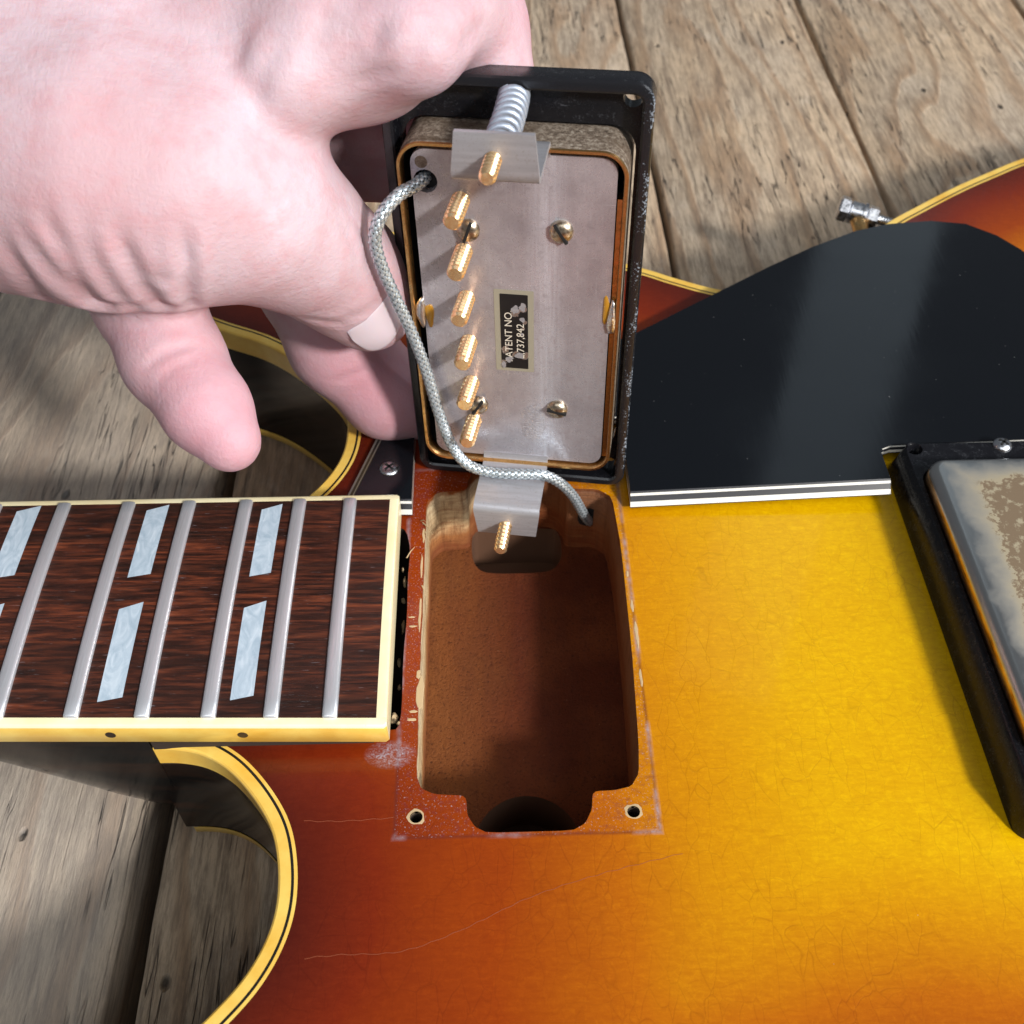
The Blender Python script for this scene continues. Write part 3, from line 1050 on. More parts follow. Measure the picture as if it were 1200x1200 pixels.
# side binding: pale top, yellow side (two faces of one strip), with rounded edge
for sgn in (-1, 1):
    loops = []
    for x in xs[:-1] + [-.55, -.0]:
        h = hwid(x)
        e = .5 if x > -.3 else 0
        prof = [(h - 1.73, crown(x, h - 1.73) + .03), (h - .6 - e, ztop(x) + .06), (h - .15 - e, ztop(x) - .15), (h - e, ztop(x) - .6), (h - e, ztop(x) - 5.3), (h - .3 - e, ztop(x) - 5.6), (h - 1.73, ztop(x) - 5.6)]
        loops.append([(x, sgn * y, z) for y, z in prof])
    v, f = loft(loops)
    n = 7
    make('board_binding', v, f, 'fb_binding_top', fb, 50) if sgn > 0 else make('board_binding', v, f, None, fb, 50, mats=['fb_binding_top', 'binding'], mat_idx=[1 if (q % n) in (3, 4, 5) else 0 for q in range(len(f) - 2)] + [0, 0])
# end binding
loops = []
for k in range(21):
    y = -26.78 + 53.56 * k / 20
    zc = crown(-1, y)
    prof = [(-1.9, zc + .03), (-.5, zc + .05), (-.12, zc - .15), (0, zc - .6), (0, ztop(0) - 5.6), (-1.9, ztop(0) - 5.6)]
    loops.append([(x, y, z) for x, z in prof])
v, f = loft(loops)
make('end_binding', v, f, 'fb_binding_top', fb, 50)
# frets
for n in range(22, 9, -1):
    x0 = fpos(n)
    if x0 < -245:
        break
    h = hwid(x0) - 1.55
    loops = []
    for k in range(17):
        y = [-h, -h + .35][k] if k < 2 else ([h - .35, h][k - 15] if k > 14 else -h + 2 * h * (k - 1) / 14)
        z = crown(x0, y)
        e = 1.0 if 0 < k < 16 else .86
        hs = 1.0 if 0 < k < 16 else .6
        pr = [(-1.36, -.1), (-1.35, .3), (-1.18, .58), (-.8, .74), (0, .78), (.8, .74), (1.18, .58), (1.35, .3), (1.36, -.1)]
        loops.append([(x0 + px * e, y, z + .02 + pz * hs) for px, pz in pr])
    v, f = loft(loops)
    make('fret', v, f, 'fret', fb, 60)
# split parallelogram inlays, two to a space
for n in (21, 19, 17, 15, 13):
    if n not in (21, 19, 17, 15):
        continue
    xm = (fpos(n) + fpos(n - 1)) / 2 - .05
    w = 2.05 * (1.0 + .055 * (21 - n) / 2)
    sk = .9
    for (y0, y1) in ((5.2, 24.8), (-22.9, -1.6)):
        lp = [(xm - w, y0), (xm + w, y0 + sk), (xm + w, y1 + sk * .8), (xm - w, y1 - sk * 1.1)]
        N = 9
        v, f = [], []
        for k in range(N + 1):
            t = k / N
            for a, b in ((lp[0], lp[3]), (lp[1], lp[2])):
                x, y = a[0] + (b[0] - a[0]) * t, a[1] + (b[1] - a[1]) * t
                v.append((x, y, crown(x, y) + .035))
        f = [(2 * k, 2 * k + 1, 2 * k + 3, 2 * k + 2) for k in range(N)]
        make('inlay', v, f, 'pearl', fb, 60)
for n in (21, 19, 17, 15):
    x = (fpos(n) + fpos(n - 1)) / 2 + .2
    y = -hwid(x)
    v, f = lathe([(.95, -.6), (.95, .03), (.6, .05)], (x, y, ztop(x) - 2.9), (0, -1, 0), 14)
    make('side_marker', v, f, 'dark_dot', fb, 40)

# pickguard: black sheet with bevelled white-black-white edge
PGT = lambda x: 2.9 + .026 * max(0., x - 8)
pg = [(49.7, 29.3), (106.6, 30.2), (106.6, 40.6), (107.2, 42.2), (109.3, 43.0), (152, 43.4), (160, 47.5), (166, 60), (168.5, 85), (166.5, 106), (163, 115.2), (158.5, 122.4), (151.5, 128.7), (142, 130.9), (130, 130.2),
      (120, 127.4), (107, 120.9), (94, 112.9), (77.6, 101.9), (57.4, 88.2), (20, 66.5), (-7.0, 53.6), (-12.6, 35), (-14, 30.0), (2.1, 29.4), (2.1, 56), (49.7, 56)]
bev = []
for i in range(len(pg)):
    a, b = pg[i], pg[(i + 1) % len(pg)]
    notch = (i in (1, 2, 3, 4, 24, 25, 26)) or (a[1] > 50 and b[1] > 50 and a[0] == 2.1)
    bev.append(.05 if notch else (1.3 if 4 < i < 21 else 2.5))


def pg_loop(t, depth):
    q = inset(pg, [d * t for d in bev])
    return [(p[0], p[1], PGT(p[0]) - depth * 2.55) for p in q]


guard_pts = inset(pg, bev)
V4, F4 = sheet(guard_pts, step=9)
guard = make('pickguard', [(x, y, PGT(x)) for x, y in V4], F4, 'guard', guitar, 60)
lv = [(1.0, 0.0), (.86, .12), (.70, .27), (.32, .60), (.0, .90), (.0, 1.0)]
mats_seq = ['ply_black', 'ply_white', 'ply_black', 'ply_white', 'ply_black']
names = ['top_ply', 'white_ply', 'black_ply', 'white_ply', 'bottom_ply']
for k in range(5):
    v, f = loft([pg_loop(*lv[k]), pg_loop(*lv[k + 1])], False, False)
    make(names[k], v, f, mats_seq[k], guard, 0)
V5 = [(x, y, PGT(x) - 2.55) for x, y in V4]
make('guard_underside', V5, F4, 'ply_black', guard, 60)


def phillips(name, base, axis, r, h, parent, mat='steel'):
    o = make(name, *lathe([(r, -.6), (r, .05), (r * .92, h * .45), (r * .6, h * .85), (r * .25, h)], base, axis, 22), mat, parent, 45)
    ax = Vector(axis).normalized()
    u = ax.orthogonal().normalized()
    w = ax.cross(u)
    b = Vector(base)
    g = G()
    for uu, ww in ((u, w), (w, u)):
        pts = []
        for hh in (h * .5, h * 1.02 + .03):
            pts += [tuple(b + uu * (r * .55 * a) + ww * (r * .13 * c) + ax * hh) for a, c in ((-1, -1), (1, -1), (1, 1), (-1, 1))]
        g.add(pts, [(0, 1, 2, 3), (4, 5, 6, 7), (0, 1, 5, 4), (1, 2, 6, 5), (2, 3, 7, 6), (3, 0, 4, 7)])
    g.build('cross_recess', 'dark', o, 0)
    return o


phillips('pickguard_screw', (-3.2, 41.3, PGT(0)), (0, 0, 1), 2.25, .8, guard)

# pickguard bracket at the waist: stud, hex nuts, collar and gold strap
br = Vector((137.5, 147.0, -5))
ax = Vector((-.94, .30, .16)).normalized()
bracket = make('bracket_stud', *lathe(threads(1.5, -8, 14.0, .8), br, ax, 14), 'steel', guard, 50)
make('hex_nut', *lathe([(2.6, 3.2), (3.3, 3.6), (3.3, 6.2), (2.6, 6.6)], br, ax, 6), 'steel', bracket, 20)
make('collar', *lathe([(3.0, 6.8), (3.4, 7.0), (3.4, 7.9), (3.0, 8.1), (2.9, 11.4), (2.6, 11.6)], br, ax, 20), 'steel', bracket, 40)
make('hex_nut', *lathe([(2.7, 11.8), (3.6, 12.2), (3.6, 14.6), (2.9, 15.1)], br, ax, 6), 'steel', bracket, 20)
sp = br + ax * 9.2
v, f = tube([tuple(sp + Vector((0, -1.0, -1.0))), tuple(sp + Vector((.6, -7, -3))), tuple(sp + Vector((2.0, -16, -4))), tuple(sp + Vector((2.5, -24, -1.6))), (sp.x + 2.5, sp.y - 30, PGT(130) - 2.7)], [2.3, 2.3, 2.2, 2.2, 2.2], 10)
make('strap', v, f, 'gold', bracket, 60)

# bridge pickup
bp = empty('bridge_pickup', guitar)
bp['label'] = 'worn silver and brown covered pickup in its black ring'
o0 = rrect(132.2, -3.6, 23.2, 46.0, 3.2, 6)
o1 = rrect(132.2, -3.6, 21.5, 45.0, 2.6, 6)
o2 = rrect(132.2, -3.6, 21.1, 44.6, 2.4, 6)
RZ = 7.6
wnd = rrect(132.2, -2.6, 19.95, 36.3, 4.3, 6)
hl = [circle(112.9 + dx_, yy, 1.9, 14) for dx_ in (0, 38.6) for yy in (39.6, -46.2)]
g = G()
g.add(*loft([at_z(o0, .05), at_z(o0, 1.2), at_z(o1, RZ - .3), at_z(o2, RZ)], False, False))
V6, F6 = sheet(o2, [wnd, *hl])
g.add([(x, y, RZ) for x, y in V6], F6)
g.add(*loft([at_z(wnd, RZ), at_z(wnd, 1)], False, False))
for h in hl:
    c_ = (sum(p[0] for p in h) / len(h), sum(p[1] for p in h) / len(h))
    sm = circle(*c_, 1.0, 14)
    g.add(*loft([at_z(h, RZ), at_z(sm, RZ - 1.6), at_z(sm, .3)], False, True))
g.build('mounting_ring', 'ring', bp, 40)
c0 = rrect(132.2, -2.6, 19.6, 35.9, 4.2, 8)
CZ = 11.4
loops = [at_z(c0, 1.0), at_z(c0, CZ - 2.2)]
for k in range(1, 6):
    a = math.pi / 2 * k / 5
    loops.append(at_z(inset(c0, 2.0 * (1 - math.cos(a))), CZ - 2.2 + 2.2 * math.sin(a)))
v, f = loft(loops, False, True)
n = len(c0)
make('cover', v, f, None, bp, 50, mats=['cover_side', 'cover_top'], mat_idx=[0 if q < n * 2 else 1 for q in range(len(f))])
for yy in (40.0, -46.0):
    phillips('height_screw', (132.6, yy, RZ), (0, 0, 1), 2.1, 1.2, bp)

# ------------------------------------------------------------------ the loose pickup held in the hand
Rm = Matrix(((0.98491, -0.01607, -0.17233), (-0.17156, 0.04091, -0.98432), (0.02287, 0.99903, 0.03754)))
P0 = Vector((25.38, 41.16, 44.9))
mw = Rm.to_4x4()
mw.translation = P0 * S
pk = empty('humbucker_pickup')
pk.matrix_world = mw
tag(pk, 'loose pickup in black ring held upright, metal underside and gold pole screws showing', 'pickup')

ro0 = rrect(0, 0, 22.9, 43.9, 3.4, 7)
ri0 = inset(ro0, 2.0)
rtop = rrect(0, 0, 22.2, 43.2, 3.2, 7)
win = rrect(0, 0, 20.2, 35.5, 4.4, 7)
hs = [circle(sx * 19.2, sy * 40.2, 1.7, 14) for sx in (-1, 1) for sy in (-1, 1)] + [circle(-.4, sy * 40.3, 1.6, 12) for sy in (-1, 1)]
g = G()
g.add(*loft([at_z(ro0, -.5), at_z(ro0, -4.4), at_z(rtop, -6)], False, False), 0)
g.add(*loft([at_z(ri0, -.35), at_z(inset(ro0, 2.15), -3.4)], False, False), 0)
V7, F7 = sheet(inset(ro0, 2.15), [win, *hs])
g.add([(x, y, -3.4) for x, y in V7], F7, 0)
V8, F8 = sheet(rtop, [win, *hs])
g.add([(x, y, -6.0) for x, y in V8], F8, 0)
for h in (win, *hs):
    g.add(*loft([at_z(h, -3.4), at_z(h, -6.0)], False, False), 0)
g.add(*loft([at_z(ro0, -.5), at_z(inset(ro0, .25), -.1), at_z(inset(ro0, .6), 0), at_z(inset(ro0, 1.6), 0), at_z(ri0, -.35)], False, False), 1)
g.build('mounting_ring', ['ring', 'rim'], pk, 40)

cv = rrect(0, -.2, 19.7, 35.1, 4.6, 8)
cvi = inset(cv, .75)
g = G()
g.add(*loft([at_z(cv, -9.0), at_z(cv, 4.6)], True, False), 0)
g.add(*loft([at_z(cv, 4.6), at_z(inset(cv, .12), 5.0), at_z(inset(cv, .6), 5.0), at_z(cvi, 4.7), at_z(cvi, 2.2)], False, False), 1)
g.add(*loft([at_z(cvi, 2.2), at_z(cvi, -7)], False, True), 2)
g.build('cover', ['cover_wall', 'gold', 'dark'], pk, 40)

bpl = rrect(.2, -.3, 17.6, 33.6, 2.6, 5)
g = G()
chole = circle(-15.0, 27.6, 2.1, 16)
V9, F9 = sheet(bpl, [chole], step=6)
g.add([(x, y, 4.0) for x, y in V9], F9)
g.add(*loft([at_z(bpl, 4.0), at_z(bpl, 2.6)], False, False))
g.add(*loft([at_z(chole, 4.0), at_z(chole, 2.4)], False, False))
plate = g.build('baseplate', 'plate', pk, 40)
v, f = loft([at_z(circle(-15.0, 27.6, 2.1, 16), 2.4), at_z(circle(-15.0, 27.6, 2.1, 16), 2.2)], True, True)
make('cable_hole', v, f, 'dark', plate, 0)
v, f = lathe([(1.1, 0), (1.1, .06)], (-15.5, 31.0, 3.99), (0, 0, 1), 14)
make('punched_dimple', v, f, 'cover_wall', plate, 30)
# amber strip right of the plate, standing in for the cover's inner wall reflection
v, f = box(18.0, 18.85, -32, 26, 1.2, 3.5)
make('wall_reflection_strip', v, f, 'gold', pk, 0)


def leg(sy):
    prof = [(33.0, 4.1), (34.4, 4.15), (34.9, 4.6), (35.1, 6.0), (35.2, 16.0), (35.5, 17.4), (36.2, 18.1), (37.2, 18.3), (43.4, 18.0)]
    th = .95
    pp = np.array(prof)
    dirs = np.gradient(pp, axis=0)
    dirs /= np.linalg.norm(dirs, axis=1, keepdims=True)
    nrm = np.stack([dirs[:, 1], -dirs[:, 0]], 1)
    outer = pp
    inner = pp - nrm * -th
    loops = []
    hwx = 6.9
    for (a, b), k in zip(zip(outer, inner), range(len(pp))):
        hw_ = hwx - (.7 if k == len(pp) - 1 else 0)
        loops.append([(-.4 - hw_, sy * a[0], a[1]), (-.4 + hw_, sy * a[0], a[1]), (-.4 + hw_, sy * b[0], b[1]), (-.4 - hw_, sy * b[0], b[1])])
    v, f = loft(loops)
    return make('mounting_leg', v, f, 'leg', pk, 40)


lt = leg(1)
lb = leg(-1)
for sy, y, tip in ((1, 39.4, 24.0), (-1, -40.6, 25.5)):
    v, f = lathe(threads(1.4, -3.0, tip, 1.1, .34), (-.6, y, 0), (0, 0, 1), 26)
    make('height_screw', v, f, 'screw_gold', pk, 24)
# spring over the upper height screw
pts = []
turns = 10
for k in range(turns * 18 + 1):
    t = k / (turns * 18)
    a = 2 * math.pi * turns * t
    z = -3.2 + 20.2 * t
    r = 2.15
    bend = 1.0 * math.sin(math.pi * t)
    pts.append((-.3 + bend * .5 + r * math.cos(a), 40.6 + bend * .4 - .6 * t + r * math.sin(a), z))
v, f = tube(pts, .58, 8)
make('spring', v, f, 'spring', pk, 60)
pts = []
for k in range(8 * 14 + 1):
    t = k / (8 * 14)
    a = 2 * math.pi * 8 * t
    pts.append((-.6 + 2.3 * math.cos(a), -40.5 + 2.3 * math.sin(a), -3.2 + 20.0 * t))
v, f = tube(pts, .5, 6)
make('spring', v, f, 'spring', pk, 60)
# pole screws
pole_me = None
for k in range(6):
    y = 24.6 - 9.8 * k
    if pole_me is None:
        v, f = lathe(threads(1.66, -.2, 7.8, .98, .34), (0, 0, 0), (0, 0, 1), 28)
        o = make('pole_screw', v, f, 'screw_gold', pk, 22)
        pole_me = o.data
    else:
        o = bpy.data.objects.new('pole_screw', pole_me)
        col.objects.link(o)
        o.parent = pk
    o.location = (-9.0 * S, y * S, 4.0 * S)
    o.rotation_euler = (rng.uniform(-.03, .03), rng.uniform(-.03, .03), 0)
# baseplate screws, slotted domes
for (x, y, a) in ((-9.0 + 1.0, 19.0, 1.2), (8.6, 19.8, -1.0), (-7.9, -20.3, 1.0), (8.4, -19.8, -.2)):
    prof = [(2.1, -.1), (2.15, .35), (1.95, .8), (1.4, 1.2), (.6, 1.42), (.05, 1.45)]
    o = make('plate_screw', *lathe(prof, (x, y, 4.0), (0, 0, 1), 20), 'brass', pk, 60)
    ca, sa = math.cos(a), math.sin(a)
    q = []
    for zz in (4.9, 5.52):
        for u_, w_ in ((-2.0, -.28), (2.0, -.28), (2.0, .28), (-2.0, .28)):
            q.append((x + u_ * ca - w_ * sa, y + u_ * sa + w_ * ca, zz if abs(u_) < 1 else zz - .05))
    # slot sits just under the crown so that only a dark cut shows
    make('slot', q, [(0, 1, 2, 3), (4, 5, 6, 7), (0, 1, 5, 4), (1, 2, 6, 5), (2, 3, 7, 6), (3, 0, 4, 7)], 'dark', o, 0)
# solder joints between cover and plate
def blob(name, c, rx, ry, rz, mat, parent, seed=1):
    r = random.Random(seed)
    v, f = [], []
    nu, nv = 14, 8
    for j in range(nv + 1):
        ph = math.pi * j / nv
        for i in range(nu):
            th = 2 * math.pi * i / nu
            w_ = 1 + .18 * math.sin(3 * th + seed) * math.sin(ph) + r.uniform(-.05, .05)
            v.append((c[0] + rx * math.sin(ph) * math.cos(th) * w_, c[1] + ry * math.sin(ph) * math.sin(th) * w_, c[2] + rz * math.cos(ph)))
    for j in range(nv):
        for i in range(nu):
            f.append((j * nu + i, j * nu + (i + 1) % nu, (j + 1) * nu + (i + 1) % nu, (j + 1) * nu + i))
    return make(name, v, f, mat, parent, 80)


blob('solder_joint', (18.4, 2.6, 4.2), 1.0, 3.6, .9, 'solder', pk, 3)
blob('solder_joint', (-18.0, 1.2, 4.2), 1.0, 3.3, .8, 'solder', pk, 5)
blob('flux_residue', (-16.4, .6, 4.0), .9, 2.6, .25, 'flux', pk, 6)
blob('flux_residue', (17.2, 4.2, 4.0), .8, 3.0, .3, 'flux', pk, 8)
# label
v, f = loft([at_z(rrect(-.1, -1.9, 3.75, 9.2, .15, 1), 4.03), at_z(rrect(-.1, -1.9, 3.75, 9.2, .15, 1), 4.06)], False, True)
lab = make('patent_label', v, f, 'decal', pk, 0)
lab['label'] = 'worn black patent number sticker'
v, f = loft([at_z(rrect(-.1, -2.0, 2.65, 8.4, .1, 1), 4.07), at_z(rrect(-.1, -2.0, 2.65, 8.4, .1, 1), 4.10)], False, True)
make('label_field', v, f, 'label', lab, 0)


def lettering(txt, size, x, y, parent):
    cu = bpy.data.curves.new('txt', 'FONT')
    cu.body = txt
    cu.size = size * S
    cu.extrude = .008 * S
    to = bpy.data.objects.new('txt', cu)
    col.objects.link(to)
    bpy.context.view_layer.update()
    me = bpy.data.meshes.new_from_object(to.evaluated_get(bpy.context.evaluated_depsgraph_get()))
    bpy.data.objects.remove(to)
    me.materials.clear()
    me.materials.append(MT['letter'])
    o = bpy.data.objects.new('lettering', me)
    col.objects.link(o)
    o.parent = parent
    o.location = (x * S, y * S, 4.115 * S)
    o.rotation_euler = (0, 0, math.pi / 2)
    return o


lettering('PATENT NO.', 2.05, -.55, -8.9, lab)
lettering('2,737,842', 2.05, 1.75, -8.0, lab)

for k, (x, y, rx, ry) in enumerate(((-1.2, -8.3, 1.1, .9), (.9, -7.4, 1.3, .8), (.1, 3.0, .9, 1.1), (1.6, 3.6, .8, 1.2), (1.5, 1.0, .55, .8), (-2.3, -9.7, .5, 1.0), (1.4, -2.3, .3, .35))):
    r = random.Random(200 + k)
    lp = [(x + rx * math.cos(a) * r.uniform(.5, 1.15), y + ry * math.sin(a) * r.uniform(.5, 1.15)) for a in [2 * math.pi * i / 13 for i in range(13)]]
    make('flaked_spot', [(p[0], p[1], 4.15) for p in lp], [tuple(range(13))], 'leg', lab, 0)

# braided output cable (pickup frame)
cabp = [(-15.2, 27.4, 1.2), (-15.6, 27.8, 4.2), (-16.6, 28.0, 7), (-18.3, 27.9, 9.3), (-20.5, 26.2, 11.5), (-22.1, 23.4, 12.5), (-22.7, 20.1, 12.5), (-22.2, 14.4, 11.5), (-20.8, 7.3, 10), (-19.2, -.2, 8.5),
        (-17.3, -9.9, 7.5), (-15.5, -20.6, 7.5), (-13.2, -28.6, 8), (-10.0, -32.6, 9), (-4.9, -33.6, 9.8), (.6, -33.3, 10), (6.3, -33.6, 9.3), (9.8, -37.4, 7.4), (12.3, -43.5, 4.6), (14.0, -49.8, 2.2), (15.2, -54.5, .2), (16.2, -58, -2)]
path = catmull(cabp, 14, closed=False)
# resample evenly
pa = np.array(path)
sl_ = np.concatenate([[0], np.cumsum(np.linalg.norm(np.diff(pa, axis=0), axis=1))])
ss = np.arange(0, sl_[-1], .22)
pe = np.stack([np.interp(ss, sl_, pa[:, k]) for k in range(3)], 1)
fr = frames([tuple(p) for p in pe])
cable = make('braided_cable', *tube([tuple(p) for p in pe], .84, 10), 'cable_core', pk, 60)
g = G()
NB = 6
pitch = 8.0
for d in (-1, 1):
    for k in range(NB):
        pts = []
        for i, (p, u, w_) in enumerate(fr):
            a = d * 2 * math.pi * ss[i] / pitch + 2 * math.pi * k / NB
            wv_ = d * math.cos(NB * 2 * math.pi * ss[i] / pitch)
            rr = .96 + .12 * wv_
            pts.append((p + (u * math.cos(a) + w_ * math.sin(a)) * rr, u * math.cos(a) + w_ * math.sin(a)))
        # flat ribbon strands: width along the surface
        loops = []
        for i in range(len(pts)):
            q, nr_ = pts[i]
            t_ = (pts[min(i + 1, len(pts) - 1)][0] - pts[max(i - 1, 0)][0]).normalized()
            b_ = t_.cross(nr_).normalized()
            loops.append([tuple(q + b_ * .31), tuple(q + nr_ * .14), tuple(q - b_ * .31), tuple(q - nr_ * .1)])
        g.add(*loft(loops))
g.build('braid', 'braid', cable, 70)

# ------------------------------------------------------------------ the hand
HAND_PALM = [((-145.5, 85.3, 71.1, 34), (-86.9, 66.3, 76.3, 31)),
             ((-86.9, 66.3, 76.3, 31), (-59.4, 61.4, 80.5, 27)),
             ((-59.4, 61.4, 80.5, 27), (-41.4, 60.9, 85.6, 20)),
             ((-77.1, 83.1, 89.7, 28), (-47.7, 79.2, 92.3, 24)),
             ((-47.7, 79.2, 92.3, 24), (-23.3, 74.3, 96.6, 17)),
             ((-67.8, 82.1, 76.4, 24), (-46.0, 84.4, 68.4, 17)),
             ((-54.7, 97.4, 82.4, 22), (-30.2, 81.1, 76.3, 13)),
             ((-41.4, 60.9, 85.6, 20), (-24.9, 58.1, 88.8, 12)),
             ((-22.6, 69.8, 96.9, 18), (-16.7, 52.4, 90.8, 11.8))]
HAND_FINGERS = {
    'thumb': [(-57.3, 39.0, 78.2, 21.5), (-41.2, 35.1, 78.0, 20.5), (-29.7, 33.6, 75.8, 17.6), (-19.5, 36.1, 70.3, 13.6), (-13.8, 40.1, 62.1, 11.7), (-7.7, 45.5, 51.1, 10.6), (-3.5, 45.4, 43.5, 8.6)],
    'index_base': [(-15.9, 76.4, 98.4, 14), (-4.5, 54.1, 97.5, 9.0), (-7.1, 46.2, 93.8, 8.6), (-10.5, 40.3, 90.4, 7.8)],
    'index': [(-5.6, 62.6, 85.1, 9.5), (2.1, 51.6, 89.3, 8.8), (9.3, 42.6, 95.1, 7.0), (15.1, 50.4, 96.2, 7.0)],
    'middle': [(-0.2, 78.1, 94.9, 11), (14.0, 68.7, 92.8, 9.4), (19.0, 60.5, 89.0, 7.4), (22.9, 54.0, 83.9, 5.6)],
    'curled': [(-46.0, 84.4, 68.4, 15), (-19.2, 73.1, 68.9, 9.5), (-0.7, 66.7, 70.6, 8.3), (13.8, 61.6, 70.7, 7.5)],
    'curled_low': [(-45.7, 83.0, 62.2, 14), (-21.6, 75.5, 56.8, 9.5), (-1.8, 70.2, 61.9, 8.5), (11.6, 64.9, 60.4, 7.5)],
    'ring_finger': [(-48.4, 84.6, 59.6, 13), (-29.0, 77.8, 47.0, 11.7), (-18.7, 68.0, 34.3, 11.2), (-13.4, 61.9, 21.9, 10.9), (-4.0, 58.1, 10.2, 9.6), (4.1, 59.0, 5.9, 8.2)],
    'little': [(-56.7, 69.0, 66.2, 15), (-46.2, 47.5, 59.6, 10.5), (-41.6, 34.1, 54.3, 9.2), (-36.3, 23.2, 49.5, 8.5), (-29.7, 13.7, 46.0, 7.2), (-25.7, 8.6, 43.3, 5.5)],
}
